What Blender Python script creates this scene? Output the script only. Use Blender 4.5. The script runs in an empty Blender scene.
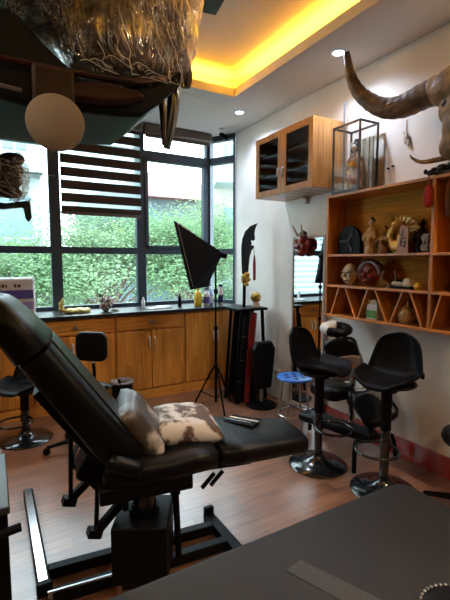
import bpy, bmesh, math, random
from mathutils import Vector, Matrix, Euler, noise
C = bpy.context.scene.collection
PI = math.pi
R = math.radians
rnd = random.Random(7)

# ------------------------------------------------------------------ materials
def new_mat(name):
    m = bpy.data.materials.new(name); m.use_nodes = True
    nt = m.node_tree
    return m, nt, nt.nodes['Principled BSDF']

def mat(name, col, rough=.5, metal=0, var=0, scale=8, bump=0, bscale=60, coat=0, col2=None, spec=.5, trans=0, stretch=None, sheen=0, rmp=(.35, .65)):
    m, nt, b = new_mat(name)
    b.inputs['Base Color'].default_value = (*col, 1)
    b.inputs['Roughness'].default_value = rough
    b.inputs['Metallic'].default_value = metal
    b.inputs['Specular IOR Level'].default_value = spec
    b.inputs['Coat Weight'].default_value = coat
    b.inputs['Coat Roughness'].default_value = .15
    b.inputs['Transmission Weight'].default_value = trans
    b.inputs['Sheen Weight'].default_value = sheen
    tc = nt.nodes.new('ShaderNodeTexCoord')
    vec = tc.outputs['Object']
    if stretch:
        mp = nt.nodes.new('ShaderNodeMapping'); mp.inputs['Scale'].default_value = stretch
        nt.links.new(vec, mp.inputs['Vector']); vec = mp.outputs['Vector']
    if var or col2:
        n = nt.nodes.new('ShaderNodeTexNoise'); n.inputs['Scale'].default_value = scale; n.inputs['Detail'].default_value = 5
        nt.links.new(vec, n.inputs['Vector'])
        r = nt.nodes.new('ShaderNodeValToRGB')
        r.color_ramp.elements[0].position = rmp[0]; r.color_ramp.elements[1].position = rmp[1]
        if col2:
            a, c = col, col2
        else:
            a = [x*(1-var) for x in col]; c = [min(1, x*(1+var)) for x in col]
        r.color_ramp.elements[0].color = (*a, 1); r.color_ramp.elements[1].color = (*c, 1)
        nt.links.new(n.outputs['Fac'], r.inputs['Fac']); nt.links.new(r.outputs['Color'], b.inputs['Base Color'])
    if bump:
        n2 = nt.nodes.new('ShaderNodeTexNoise'); n2.inputs['Scale'].default_value = bscale; n2.inputs['Detail'].default_value = 4
        nt.links.new(vec, n2.inputs['Vector'])
        bp = nt.nodes.new('ShaderNodeBump'); bp.inputs['Strength'].default_value = bump; bp.inputs['Distance'].default_value = .01
        nt.links.new(n2.outputs['Fac'], bp.inputs['Height']); nt.links.new(bp.outputs['Normal'], b.inputs['Normal'])
    return m

def wood(name, c1, c2, block=(.10, .55), vertical=True, rough=.35, axis='xz', mortar=.003, mcol=None, coat=.2, spec=.5):
    """boards of varied tone with a fine grain, in world-sized units"""
    m, nt, b = new_mat(name)
    tc = nt.nodes.new('ShaderNodeTexCoord')
    sep = nt.nodes.new('ShaderNodeSeparateXYZ'); nt.links.new(tc.outputs['Object'], sep.inputs[0])
    cmb = nt.nodes.new('ShaderNodeCombineXYZ')
    u, v = axis
    idx = {'x': 0, 'y': 1, 'z': 2}
    nt.links.new(sep.outputs[idx[v]], cmb.inputs[0])     # long direction
    nt.links.new(sep.outputs[idx[u]], cmb.inputs[1])     # across
    br = nt.nodes.new('ShaderNodeTexBrick')
    br.inputs['Scale'].default_value = 1
    br.inputs['Brick Width'].default_value = block[1]
    br.inputs['Row Height'].default_value = block[0]
    br.inputs['Mortar Size'].default_value = mortar
    br.inputs['Mortar Smooth'].default_value = .3
    br.inputs['Color1'].default_value = (*c1, 1); br.inputs['Color2'].default_value = (*c2, 1)
    mc = mcol or tuple(x*.45 for x in c1)
    br.inputs['Mortar'].default_value = (*mc, 1)
    nt.links.new(cmb.outputs[0], br.inputs['Vector'])
    mp = nt.nodes.new('ShaderNodeMapping'); mp.inputs['Scale'].default_value = (3, 55, 1)
    nt.links.new(cmb.outputs[0], mp.inputs['Vector'])
    n = nt.nodes.new('ShaderNodeTexNoise'); n.inputs['Scale'].default_value = 1; n.inputs['Detail'].default_value = 6
    nt.links.new(mp.outputs[0], n.inputs['Vector'])
    mr = nt.nodes.new('ShaderNodeMapRange'); mr.inputs['From Min'].default_value = .3; mr.inputs['From Max'].default_value = .7
    mr.inputs['To Min'].default_value = .72; mr.inputs['To Max'].default_value = 1.25
    nt.links.new(n.outputs['Fac'], mr.inputs['Value'])
    mx = nt.nodes.new('ShaderNodeVectorMath'); mx.operation = 'SCALE'
    nt.links.new(br.outputs['Color'], mx.inputs[0]); nt.links.new(mr.outputs[0], mx.inputs['Scale'])
    nt.links.new(mx.outputs[0], b.inputs['Base Color'])
    b.inputs['Roughness'].default_value = rough; b.inputs['Specular IOR Level'].default_value = spec
    b.inputs['Coat Weight'].default_value = coat; b.inputs['Coat Roughness'].default_value = .26
    return m

def emis(name, col, s):
    m, nt, b = new_mat(name)
    b.inputs['Base Color'].default_value = (*col, 1)
    b.inputs['Emission Color'].default_value = (*col, 1); b.inputs['Emission Strength'].default_value = s
    return m

def glassy(name, tint=(.9, .97, 1), refl=.12, rough=.02):
    m, nt, b = new_mat(name)
    nt.nodes.remove(b)
    out = nt.nodes['Material Output']
    t = nt.nodes.new('ShaderNodeBsdfTransparent'); t.inputs[0].default_value = (*tint, 1)
    g = nt.nodes.new('ShaderNodeBsdfGlossy'); g.inputs['Roughness'].default_value = rough
    fr = nt.nodes.new('ShaderNodeLayerWeight'); fr.inputs['Blend'].default_value = .5
    pw = nt.nodes.new('ShaderNodeMath'); pw.operation = 'POWER'; pw.inputs[1].default_value = 5; nt.links.new(fr.outputs['Facing'], pw.inputs[0])
    ml = nt.nodes.new('ShaderNodeMath'); ml.operation = 'MULTIPLY_ADD'; ml.inputs[1].default_value = .9; ml.inputs[2].default_value = .03; nt.links.new(pw.outputs[0], ml.inputs[0])
    mx = nt.nodes.new('ShaderNodeMixShader')
    nt.links.new(ml.outputs[0], mx.inputs[0]); nt.links.new(t.outputs[0], mx.inputs[1]); nt.links.new(g.outputs[0], mx.inputs[2])
    nt.links.new(mx.outputs[0], out.inputs[0])
    return m

M = {}
M['wall'] = mat('wall_paint', (.85, .80, .74), .75, var=.05, scale=3, bump=.05, bscale=40)
M['ceiling'] = mat('ceiling_paint', (.60, .58, .55), .85)
M['darkwall'] = mat('dark_wall_panel', (.07, .055, .045), .8, var=.15, scale=3)  # unseen walls given an added dark tone to cut bounced light
M['floor'] = wood('floor_laminate', (.30, .145, .085), (.21, .095, .055), (.095, .62), rough=.36, axis='yx', mortar=.0015, coat=1)
M['baseboard'] = wood('baseboard_tile', (.45, .035, .02), (.38, .03, .018), (.5, .45), rough=.2, axis='zy', mortar=.003, coat=.5)
M['cab'] = wood('cabinet_wood', (.74, .34, .062), (.56, .24, .042), (.055, .38), rough=.32, axis='xz', mortar=.0006)
M['cabh'] = wood('cabinet_wood_horizontal', (.74, .34, .062), (.62, .27, .046), (.06, .45), rough=.32, axis='zx', mortar=.0006)
M['upcab'] = wood('upper_cabinet_wood', (.56, .26, .07), (.45, .19, .045), (.06, .5), rough=.3, axis='yz', mortar=.0006)
M['upcab2'] = wood('upper_cabinet_side_wood', (.56, .26, .07), (.45, .19, .045), (.06, .5), rough=.3, axis='xz', mortar=.0006)
M['shelf'] = wood('shelf_wood', (.66, .26, .055), (.56, .21, .04), (.07, .6), rough=.38, axis='xy', mortar=.0006)
M['shelfz'] = wood('shelf_wood_upright', (.58, .21, .04), (.48, .17, .03), (.07, .6), rough=.4, axis='xz', mortar=.0006)
M['shelfback'] = wood('shelf_back_wood', (.56, .27, .045), (.47, .22, .036), (.09, .7), rough=.8, axis='zy', mortar=.0006, coat=0, spec=.1)
M['worktop'] = mat('worktop_stone', (.018, .02, .026), .32, var=.4, scale=60)
M['frame'] = mat('window_frame_alu', (.035, .048, .07), .4, metal=.2)
M['leather'] = mat('black_leather', (.004, .004, .005), .36, bump=.2, bscale=45, spec=.18)
M['leather_bed'] = mat('bed_leather', (.009, .0095, .0105), .46, spec=.28, var=.12, scale=5, bump=.08, bscale=90)
M['plastic'] = mat('black_plastic', (.004, .004, .005), .45, spec=.10)
M['black'] = mat('black_paint', (.004, .004, .005), .45, spec=.10)
M['gloss'] = mat('black_gloss_metal', (.006, .009, .012), .16, metal=0, coat=.6)
M['chrome'] = mat('chrome', (.62, .63, .65), .16, metal=1)
M['handle'] = mat('satin_handle', (.80, .79, .77), .4, metal=.25)
M['steel'] = mat('brushed_steel', (.45, .46, .48), .32, metal=1)
M['cloth_black'] = mat('black_cloth', (.005, .005, .006), .8, bump=.1, bscale=200, spec=.2)
M['glass'] = glassy('window_glass', (.93, .98, .98))
M['caseglass'] = glassy('case_glass', (.97, .98, .97))
M['darkglass'] = glassy('cabinet_glass', (.62, .62, .65))
M['mirror'] = mat('mirror_silver', (.85, .87, .87), .02, metal=1)
M['red'] = mat('red_lacquer', (.22, .008, .012), .3, var=.3, scale=14, coat=.4)
M['redcloth'] = mat('red_thread', (.35, .012, .014), .7)
M['gold'] = mat('gold_paint', (.62, .38, .10), .33, metal=.8, bump=.5, bscale=60)
M['white'] = mat('white_plastic', (.75, .75, .76), .35)
M['whitecloth'] = mat('white_cloth', (.70, .68, .65), .85, bump=.3, bscale=60)
M['blue'] = mat('blue_plastic', (.03, .17, .62), .35)
M['pink'] = mat('pink_plastic', (.65, .22, .24), .4)
M['yellow'] = mat('yellow_plastic', (.75, .50, .04), .4)
M['yellowcloth'] = mat('yellow_rubber', (.66, .52, .16), .5, var=.35, scale=30)
M['horn'] = mat('horn', (.055, .033, .022), .42, col2=(.19, .12, .07), scale=5, stretch=(4, 1, 4), bump=.4, bscale=20)
M['bone'] = mat('bone', (.12, .065, .022), .55, col2=(.30, .19, .075), scale=9, bump=.8, bscale=22)
M['pillow'] = mat('patterned_pillow', (.10, .055, .035), .65, col2=(.66, .64, .62), scale=13, bump=.2, bscale=30, rmp=(.45, .55))
M['pillowpale'] = mat('pale_silky_pillow', (.06, .042, .033), .4, col2=(.50, .48, .47), scale=6, bump=.2, bscale=20, rmp=(.48, .62))
M['wrapdark'] = mat('dark_carved_wood', (.014, .007, .006), .5, col2=(.045, .020, .013), scale=9, bump=1, bscale=12)
M['film'] = None
M['hullblue'] = mat('dark_blue_lacquer', (.010, .022, .035), .22, coat=.5)
M['hullmatt'] = mat('dark_hull_paint', (.006, .010, .014), .5, spec=.15)
M['hullred'] = mat('dark_red_lacquer', (.045, .010, .008), .22, coat=.5)
M['disc'] = mat('brown_disc', (.27, .23, .205), .7, var=.06, scale=3)
M['taupe'] = mat('taupe_leather', (.26, .21, .18), .4)
M['ceramicred'] = mat('red_mask_paint', (.20, .022, .014), .4, var=.4, scale=20)
M['ivory'] = mat('ivory', (.62, .52, .40), .45, var=.2, scale=15)
M['greenbox'] = mat('green_print', (.10, .30, .06), .5)
M['amber'] = mat('amber_glass', (.45, .30, .14), .25, var=.4, scale=30, coat=.5)
M['browncarve'] = mat('brown_carving', (.18, .08, .035), .5, col2=(.40, .24, .10), scale=20, bump=.6, bscale=40)
M['tan'] = mat('tan_paint', (.55, .36, .16), .5, var=.35, scale=25, bump=.5, bscale=50)
M['darkred'] = mat('dark_red_paint', (.10, .012, .010), .35, coat=.3)
M['greystone'] = mat('grey_stone', (.30, .30, .28), .6, var=.3, scale=20, bump=.5, bscale=40)
M['kimono'] = mat('doll_kimono', (.30, .05, .05), .7, col2=(.60, .48, .36), scale=28)
M['hair'] = mat('black_hair', (.008, .007, .007), .5)
M['skin'] = mat('doll_face', (.75, .62, .50), .4)
M['plaque'] = mat('plaque_wood', (.40, .17, .06), .4)
M['purple'] = mat('purple_print', (.10, .08, .36), .5)
M['darkblue'] = mat('dark_blue_label', (.015, .03, .14), .4)
M['lightblue'] = mat('pale_blue_liquid', (.30, .42, .62), .25)
M['greygrad'] = mat('grey_stripe', (.022, .022, .024), .45, bump=.3, bscale=250)
M['panel'] = mat('dark_green_panel', (.006, .008, .008), .4, col2=(.02, .07, .055), scale=9)
M['brass'] = mat('brass', (.55, .42, .20), .3, metal=1)

def film_mat():
    m, nt, b = new_mat('clear_wrapping_film'); nt.nodes.remove(b)
    out = nt.nodes['Material Output']
    tc = nt.nodes.new('ShaderNodeTexCoord')
    mp = nt.nodes.new('ShaderNodeMapping'); mp.inputs['Scale'].default_value = (26, 26, 6); mp.inputs['Rotation'].default_value = (.2, .35, 0)
    nt.links.new(tc.outputs['Object'], mp.inputs[0])
    n = nt.nodes.new('ShaderNodeTexNoise'); n.inputs['Scale'].default_value = 1.0; n.inputs['Detail'].default_value = 5; n.inputs['Distortion'].default_value = 1.3
    nt.links.new(mp.outputs[0], n.inputs['Vector'])
    bp = nt.nodes.new('ShaderNodeBump'); bp.inputs['Strength'].default_value = 1; bp.inputs['Distance'].default_value = .05
    nt.links.new(n.outputs['Fac'], bp.inputs['Height'])
    g = nt.nodes.new('ShaderNodeBsdfGlossy'); g.inputs['Roughness'].default_value = .07
    nt.links.new(bp.outputs[0], g.inputs['Normal'])
    t = nt.nodes.new('ShaderNodeBsdfTransparent'); t.inputs[0].default_value = (.93, .92, .90, 1)
    fr = nt.nodes.new('ShaderNodeLayerWeight'); fr.inputs['Blend'].default_value = .4; nt.links.new(bp.outputs[0], fr.inputs['Normal'])
    rp = nt.nodes.new('ShaderNodeMapRange'); rp.inputs['To Min'].default_value = .10; rp.inputs['To Max'].default_value = .75
    nt.links.new(fr.outputs['Facing'], rp.inputs['Value'])
    mx = nt.nodes.new('ShaderNodeMixShader')
    nt.links.new(rp.outputs[0], mx.inputs[0]); nt.links.new(t.outputs[0], mx.inputs[1]); nt.links.new(g.outputs[0], mx.inputs[2])
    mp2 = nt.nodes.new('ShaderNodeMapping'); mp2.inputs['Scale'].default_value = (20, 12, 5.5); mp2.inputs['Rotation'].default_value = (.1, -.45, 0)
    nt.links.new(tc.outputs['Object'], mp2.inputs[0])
    masks = []  # thin white streaks paint sheen and glints into the film's colour
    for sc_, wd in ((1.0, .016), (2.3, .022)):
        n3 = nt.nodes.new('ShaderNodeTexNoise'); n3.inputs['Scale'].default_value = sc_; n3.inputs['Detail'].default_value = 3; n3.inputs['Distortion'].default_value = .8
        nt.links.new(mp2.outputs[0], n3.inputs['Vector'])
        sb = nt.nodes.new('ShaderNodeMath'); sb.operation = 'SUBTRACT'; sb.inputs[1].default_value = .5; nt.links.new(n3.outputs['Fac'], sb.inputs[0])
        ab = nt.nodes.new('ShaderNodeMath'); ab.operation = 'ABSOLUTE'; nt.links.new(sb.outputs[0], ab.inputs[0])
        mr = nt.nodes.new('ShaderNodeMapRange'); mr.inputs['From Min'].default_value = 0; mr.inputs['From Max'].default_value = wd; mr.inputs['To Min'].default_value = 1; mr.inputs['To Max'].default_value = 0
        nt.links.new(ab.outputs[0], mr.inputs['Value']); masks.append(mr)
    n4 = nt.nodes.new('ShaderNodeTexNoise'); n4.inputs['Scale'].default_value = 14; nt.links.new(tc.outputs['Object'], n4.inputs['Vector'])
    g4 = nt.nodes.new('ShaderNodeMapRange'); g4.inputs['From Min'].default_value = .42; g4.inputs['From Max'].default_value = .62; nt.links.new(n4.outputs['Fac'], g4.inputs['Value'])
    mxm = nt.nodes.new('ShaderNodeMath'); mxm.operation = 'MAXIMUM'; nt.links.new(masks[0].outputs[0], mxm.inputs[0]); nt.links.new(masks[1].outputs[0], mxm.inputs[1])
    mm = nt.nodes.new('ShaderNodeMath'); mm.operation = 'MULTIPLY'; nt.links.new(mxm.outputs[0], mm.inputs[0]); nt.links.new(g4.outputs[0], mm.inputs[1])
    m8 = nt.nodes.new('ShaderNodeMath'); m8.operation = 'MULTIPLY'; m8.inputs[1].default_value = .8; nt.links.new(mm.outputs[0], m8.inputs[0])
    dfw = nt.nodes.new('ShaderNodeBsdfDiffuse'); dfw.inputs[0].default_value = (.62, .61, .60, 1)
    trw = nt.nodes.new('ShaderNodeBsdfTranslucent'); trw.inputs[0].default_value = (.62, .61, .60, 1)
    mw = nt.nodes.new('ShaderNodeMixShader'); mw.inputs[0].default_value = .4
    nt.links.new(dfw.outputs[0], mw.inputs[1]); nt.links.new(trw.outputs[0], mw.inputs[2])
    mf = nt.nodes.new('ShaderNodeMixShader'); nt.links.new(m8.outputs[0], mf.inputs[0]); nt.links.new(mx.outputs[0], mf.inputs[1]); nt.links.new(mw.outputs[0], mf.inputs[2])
    nt.links.new(mf.outputs[0], out.inputs[0])
    return m
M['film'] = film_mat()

def blind_mat():
    m, nt, b = new_mat('zebra_blind_fabric'); nt.nodes.remove(b)
    out = nt.nodes['Material Output']
    tc = nt.nodes.new('ShaderNodeTexCoord'); sp = nt.nodes.new('ShaderNodeSeparateXYZ'); nt.links.new(tc.outputs['Object'], sp.inputs[0])
    d = nt.nodes.new('ShaderNodeMath'); d.operation = 'DIVIDE'; d.inputs[1].default_value = .1285; nt.links.new(sp.outputs[2], d.inputs[0])
    a = nt.nodes.new('ShaderNodeMath'); a.operation = 'ADD'; a.inputs[1].default_value = 20.05; nt.links.new(d.outputs[0], a.inputs[0])
    f = nt.nodes.new('ShaderNodeMath'); f.operation = 'FRACT'; nt.links.new(a.outputs[0], f.inputs[0])
    g = nt.nodes.new('ShaderNodeMath'); g.operation = 'GREATER_THAN'; g.inputs[1].default_value = .70; nt.links.new(f.outputs[0], g.inputs[0])
    df = nt.nodes.new('ShaderNodeBsdfDiffuse'); df.inputs[0].default_value = (.065, .045, .036, 1)
    tr = nt.nodes.new('ShaderNodeBsdfTranslucent'); tr.inputs[0].default_value = (.10, .06, .045, 1)
    m1 = nt.nodes.new('ShaderNodeMixShader'); m1.inputs[0].default_value = .12
    nt.links.new(df.outputs[0], m1.inputs[1]); nt.links.new(tr.outputs[0], m1.inputs[2])
    tp = nt.nodes.new('ShaderNodeBsdfTransparent'); tp.inputs[0].default_value = (.66, .72, .72, 1)
    t2 = nt.nodes.new('ShaderNodeBsdfTranslucent'); t2.inputs[0].default_value = (.8, .85, .85, 1)
    m2 = nt.nodes.new('ShaderNodeMixShader'); m2.inputs[0].default_value = .35
    nt.links.new(tp.outputs[0], m2.inputs[1]); nt.links.new(t2.outputs[0], m2.inputs[2])
    m3 = nt.nodes.new('ShaderNodeMixShader')
    nt.links.new(g.outputs[0], m3.inputs[0]); nt.links.new(m1.outputs[0], m3.inputs[1]); nt.links.new(m2.outputs[0], m3.inputs[2])
    nt.links.new(m3.outputs[0], out.inputs[0])
    return m
M['blind'] = blind_mat()
M['blindrail'] = mat('blind_rail', (.10, .07, .055), .5)

# ------------------------------------------------------------------ mesh helpers
def NB(): return bmesh.new()
def rotm(rx=0, ry=0, rz=0): return Euler((rx, ry, rz)).to_matrix().to_4x4()
def box(bm, c, s, rot=None):
    mt = Matrix.Translation(c)
    if rot: mt = mt @ rotm(*rot)
    mt = mt @ Matrix.Diagonal((s[0], s[1], s[2], 1))
    bmesh.ops.create_cube(bm, size=1, matrix=mt); return bm
def bx(bm, x0, x1, y0, y1, z0, z1): return box(bm, ((x0+x1)/2, (y0+y1)/2, (z0+z1)/2), (x1-x0, y1-y0, z1-z0))
def cyl(bm, p0, p1, r0, r1=None, seg=16):
    p0, p1 = Vector(p0), Vector(p1); d = p1-p0
    q = Vector((0, 0, 1)).rotation_difference(d.normalized()).to_matrix().to_4x4()
    bmesh.ops.create_cone(bm, cap_ends=True, segments=seg, radius1=r0, radius2=r0 if r1 is None else r1, depth=d.length,
                          matrix=Matrix.Translation((p0+p1)/2) @ q)
    return bm
def tube(bm, pts, r, seg=10, closed=False):
    pts = [Vector(p) for p in pts]; n = len(pts); rings = []
    rr = r if isinstance(r, (list, tuple)) else [r]*n
    up = Vector((0, 0, 1)); prev = None
    for i, p in enumerate(pts):
        if closed: t = pts[(i+1) % n]-pts[i-1]
        else: t = pts[min(i+1, n-1)]-pts[max(i-1, 0)]
        t.normalize()
        if prev is None:
            a = t.cross(up)
            if a.length < .05: a = t.cross(Vector((1, 0, 0)))
        else:
            a = prev - t*prev.dot(t)
        a.normalize(); prev = a; b = t.cross(a)
        rings.append([bm.verts.new(p+(a*math.cos(k*2*PI/seg)+b*math.sin(k*2*PI/seg))*rr[i]) for k in range(seg)])
    for i in range(n if closed else n-1):
        A, B = rings[i], rings[(i+1) % n]
        for k in range(seg):
            bm.faces.new((A[k], A[(k+1) % seg], B[(k+1) % seg], B[k]))
    if not closed:
        bm.faces.new(rings[0]); bm.faces.new(rings[-1])
    return bm
def smoothpts(pts, n=6):
    pts = [Vector(p) for p in pts]; out = []
    for i in range(len(pts)-1):
        p0 = pts[max(i-1, 0)]; p1 = pts[i]; p2 = pts[i+1]; p3 = pts[min(i+2, len(pts)-1)]
        for k in range(n):
            t = k/n
            out.append(.5*((2*p1)+(-p0+p2)*t+(2*p0-5*p1+4*p2-p3)*t*t+(-p0+3*p1-3*p2+p3)*t**3))
    out.append(pts[-1]); return out
def lathe(bm, prof, seg=32, c=(0, 0, 0), mt=None, cap=True):
    c = Vector(c); rings = []
    for r, z in prof:
        ring = []
        for k in range(seg):
            p = Vector((r*math.cos(2*PI*k/seg), r*math.sin(2*PI*k/seg), z))
            if mt: p = mt @ p
            ring.append(bm.verts.new(c+p))
        rings.append(ring)
    for A, B in zip(rings, rings[1:]):
        for k in range(seg): bm.faces.new((A[k], A[(k+1) % seg], B[(k+1) % seg], B[k]))
    if cap: bm.faces.new(rings[0]); bm.faces.new(rings[-1])
    return bm
def prism(bm, poly, plane, d0, d1):
    """poly of 2D points extruded between d0 and d1 on the third axis"""
    def P(a, b, d): return {'xz': (a, d, b), 'yz': (d, a, b), 'xy': (a, b, d)}[plane]
    A = [bm.verts.new(P(a, b, d0)) for a, b in poly]; B = [bm.verts.new(P(a, b, d1)) for a, b in poly]
    n = len(poly); bm.faces.new(A); bm.faces.new(B)
    for i in range(n): bm.faces.new((A[i], A[(i+1) % n], B[(i+1) % n], B[i]))
    return bm
def ell(bm, c, r, rot=None, sub=2):
    if not isinstance(r, (tuple, list)): r = (r, r, r)
    mt = Matrix.Translation(c)
    if rot: mt = mt @ rotm(*rot)
    bmesh.ops.create_icosphere(bm, subdivisions=sub, radius=1, matrix=mt @ Matrix.Diagonal((*r, 1))); return bm
def torus(bm, c, R_, r, mt=None, seg=32, s2=10):
    pts = []
    for k in range(seg):
        p = Vector((R_*math.cos(2*PI*k/seg), R_*math.sin(2*PI*k/seg), 0))
        if mt: p = mt @ p
        pts.append(Vector(c)+p)
    return tube(bm, pts, r, s2, True)
def cushion(bm, w, d, h, c=(0, 0, 0), rot=None, n=16, puff=.5):
    """soft pillow with pinched corners"""
    mt = Matrix.Translation(c)
    if rot: mt = mt @ rotm(*rot)
    top, bot = [], []
    for i in range(n+1):
        a, b = [], []
        for j in range(n+1):
            u = -1+2*i/n; v = -1+2*j/n
            k = (max(0, 1-u**4)*max(0, 1-v**4))**puff
            s = 1-.06*(1-abs(u))*1
            x = u*w/2*(1-.07*(1-v*v)*abs(u)); y = v*d/2*(1-.07*(1-u*u)*abs(v))
            wr = noise.noise(Vector((x*9+c[0]*3, y*9, h)))*.012
            a.append(bm.verts.new(mt @ Vector((x, y, k*h/2+wr*k)))); b.append(bm.verts.new(mt @ Vector((x, y, -k*h/2))) if 0 < i < n and 0 < j < n else a[-1])
        top.append(a); bot.append(b)
    for i in range(n):
        for j in range(n):
            bm.faces.new((top[i][j], top[i+1][j], top[i+1][j+1], top[i][j+1]))
            q = (bot[i][j], bot[i][j+1], bot[i+1][j+1], bot[i+1][j])
            try: bm.faces.new(q)
            except ValueError: pass
    return bm
def rslab(bm, poly, z0, z1, r=.03, plane='xy'): return prism(bm, poly, plane, z0, z1)
def roundpoly(x0, x1, y0, y1, r, n=6):
    out = []
    for cx, cy, a0 in ((x1-r, y1-r, 0), (x0+r, y1-r, 90), (x0+r, y0+r, 180), (x1-r, y0+r, 270)):
        for k in range(n+1):
            a = R(a0+90*k/n); out.append((cx+r*math.cos(a), cy+r*math.sin(a)))
    return out

ROOT = {}     # offsets for things whose parts are given in room coordinates
def obj(name, bm, m, parent=None, smooth=False, bevel=0, seg=2, keep=False, sub=0, fuse=0, angle=None):
    bmesh.ops.recalc_face_normals(bm, faces=bm.faces)
    off = Vector((0, 0, 0)); loc = None
    if parent is not None and parent.name in ROOT: off = ROOT[parent.name]
    elif parent is None and not keep:
        xs = [v.co for v in bm.verts]
        mn = Vector([min(v[i] for v in xs) for i in range(3)]); mx = Vector([max(v[i] for v in xs) for i in range(3)])
        loc = off = Vector(((mn.x+mx.x)/2, (mn.y+mx.y)/2, mn.z))
    if off.length: bmesh.ops.translate(bm, verts=bm.verts, vec=-off)
    me = bpy.data.meshes.new(name); bm.to_mesh(me); bm.free()
    o = bpy.data.objects.new(name, me); C.objects.link(o)
    if fuse:
        md = o.modifiers.new('f', 'REMESH'); md.mode = 'VOXEL'; md.voxel_size = fuse
        s = o.modifiers.new('s', 'SMOOTH'); s.iterations = 3
        dg = bpy.context.evaluated_depsgraph_get(); me2 = bpy.data.meshes.new_from_object(o.evaluated_get(dg))
        o.modifiers.clear(); o.data = me2; me2.name = name; me = me2; smooth = True
    for mm in (m if isinstance(m, list) else [m]): me.materials.append(mm)
    if loc is not None: o.location = loc
    if parent is not None: o.parent = parent; 
    if parent is not None and parent.name in ROOT: ROOT[o.name] = ROOT[parent.name]
    if smooth:
        for p in me.polygons: p.use_smooth = True
        me.set_sharp_from_angle(angle=R(angle or 40))
    if bevel:
        b = o.modifiers.new('bevel', 'BEVEL'); b.width = bevel; b.segments = seg; b.limit_method = 'ANGLE'; b.angle_limit = R(35); b.harden_normals = False
        for p in me.polygons: p.use_smooth = True
        me.set_sharp_from_angle(angle=R(45))
    if sub:
        s = o.modifiers.new('sub', 'SUBSURF'); s.levels = sub; s.render_levels = sub
    return o
def tag(o, label, cat, group=None, kind=None):
    if label: o['label'] = label
    if cat: o['category'] = cat
    if group: o['group'] = group
    if kind: o['kind'] = kind
    return o
def thing(name, label, cat, loc=(0, 0, 0), rz=0, group=None, world=False):
    o = bpy.data.objects.new(name, None); C.objects.link(o); o.location = loc; o.rotation_euler = (0, 0, rz); o.empty_display_size = .1
    if world: ROOT[o.name] = Vector(loc)
    return tag(o, label, cat, group)
def struct(name, bm, m, parent=None, **k):
    o = obj(name, bm, m, parent, keep=True, **k)
    o['kind'] = 'structure'; return o
def copytree(o, parent=None):
    c = o.copy(); C.objects.link(c)
    if parent: c.parent = parent
    for ch in list(o.children): copytree(ch, c)
    return c

# ------------------------------------------------------------------ room shell
XW, XL, YF, YB, ZC = 2.60, -1.7, 4.60, -1.5, 2.95
struct('floor', bx(NB(), XL, XW+.1, YB, YF+.1, -.06, 0), M['floor'])
struct('wall_right', bx(NB(), XW, XW+.12, YB, 4.28, 0, 3.3), M['wall'])
struct('wall_left', bx(NB(), XL-.12, XL, YB, YF+.1, 0, 3.3), M['darkwall'])
struct('wall_back', bx(NB(), XL, XW, YB-.12, YB, 0, 3.3), M['darkwall'])
b = NB(); bx(b, XL, 2.42, YF, YF+.12, 0, .93)
prism(b, [(2.42, YF), (2.60, 4.28), (2.72, 4.28), (2.54, YF+.12), (2.42, YF+.12)], 'xy', 0, .93)
bx(b, XL, 2.45, YF, YF+.12, 2.95, 3.3)
struct('wall_front', b, M['wall'])
# ceiling with a recessed tray
TX0, TX1, TY0, TY1 = -1.1, 2.03, -.9, 3.37
b = NB()
bx(b, XL, XW+.1, TY1, YF+.15, ZC, ZC+.075); bx(b, XL, XW+.1, YB, TY0, ZC, ZC+.075)
bx(b, XL, TX0, TY0, TY1, ZC, ZC+.075); bx(b, TX1, XW+.1, TY0, TY1, ZC, ZC+.075)
struct('ceiling', b, M['ceiling'])
b = NB(); bx(b, XL, XW+.1, YB, YF+.15, 3.17, 3.2)
for a in ((TX0-.22, TX0-.2, TY0-.2, TY1+.2), (TX1+.2, TX1+.22, TY0-.2, TY1+.2), (TX0-.2, TX1+.2, TY0-.22, TY0-.2), (TX0-.2, TX1+.2, TY1+.2, TY1+.22)):
    bx(b, *a, ZC+.075, 3.17)
struct('ceiling', b, M['ceiling']).name = 'ceiling_tray'
# baseboard of dark red tile, from the mirror forward
struct('baseboard_right', bx(NB(), XW-.014, XW, YB, 2.86, 0, .15), M['baseboard'], bevel=.003)
struct('baseboard_left', bx(NB(), XL, XL+.014, YB, YF, 0, .15), M['baseboard'], bevel=.003)

# windows
def window(name, x0, x1, zs, w=.05, mt=None, sash=False, lowx=None):
    """frame mesh with three panes as children; zs: sill, lower bar, transom, head as (z0,z1)"""
    def T(bmm):
        if mt: bmesh.ops.transform(bmm, matrix=mt, verts=bmm.verts)
        return bmm
    y0, y1 = (-.035, .035)
    f = NB()
    bx(f, x0, x0+w, y0, y1, .93, ZC); bx(f, x1-w, x1, y0, y1, .93, ZC)
    for (a, c) in zs: bx(f, x0+w, x1-w, y0, y1, a, c)
    if sash:
        a, c = zs[1][1], zs[2][0]
        bx(f, x0+w, x0+w+.035, -.05, .02, a, c); bx(f, x1-w-.045, x1-w, -.05, .02, a, c)
        bx(f, x0+w, x1-w, -.05, .02, c-.035, c); bx(f, x0+w, x1-w, -.05, .02, a, a+.03)
    fr = struct(name, T(f), M['frame'])
    for (a, c), (d, e) in zip(zs, zs[1:]):
        struct('pane', T(bx(NB(), x0+w, x1-w, -.004, .004, c, d)), M['glass'], parent=fr)
    return fr
TW = Matrix.Translation((0, YF+.03, 0))
ZS = [(.93, .975), (1.53, 1.60), (2.62, 2.70), (2.89, 2.95)]
window('window_1', -.95, .62, ZS, .055, TW)
window('window_5', -1.7, -.95, ZS, .055, TW)
window('window_2', .62, 1.53, ZS, .05, TW)
window('window_3', 1.53, 2.42, ZS, .05, TW, sash=True)
L = math.hypot(.18, .32)
ang = math.atan2(-.32, .18)
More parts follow.
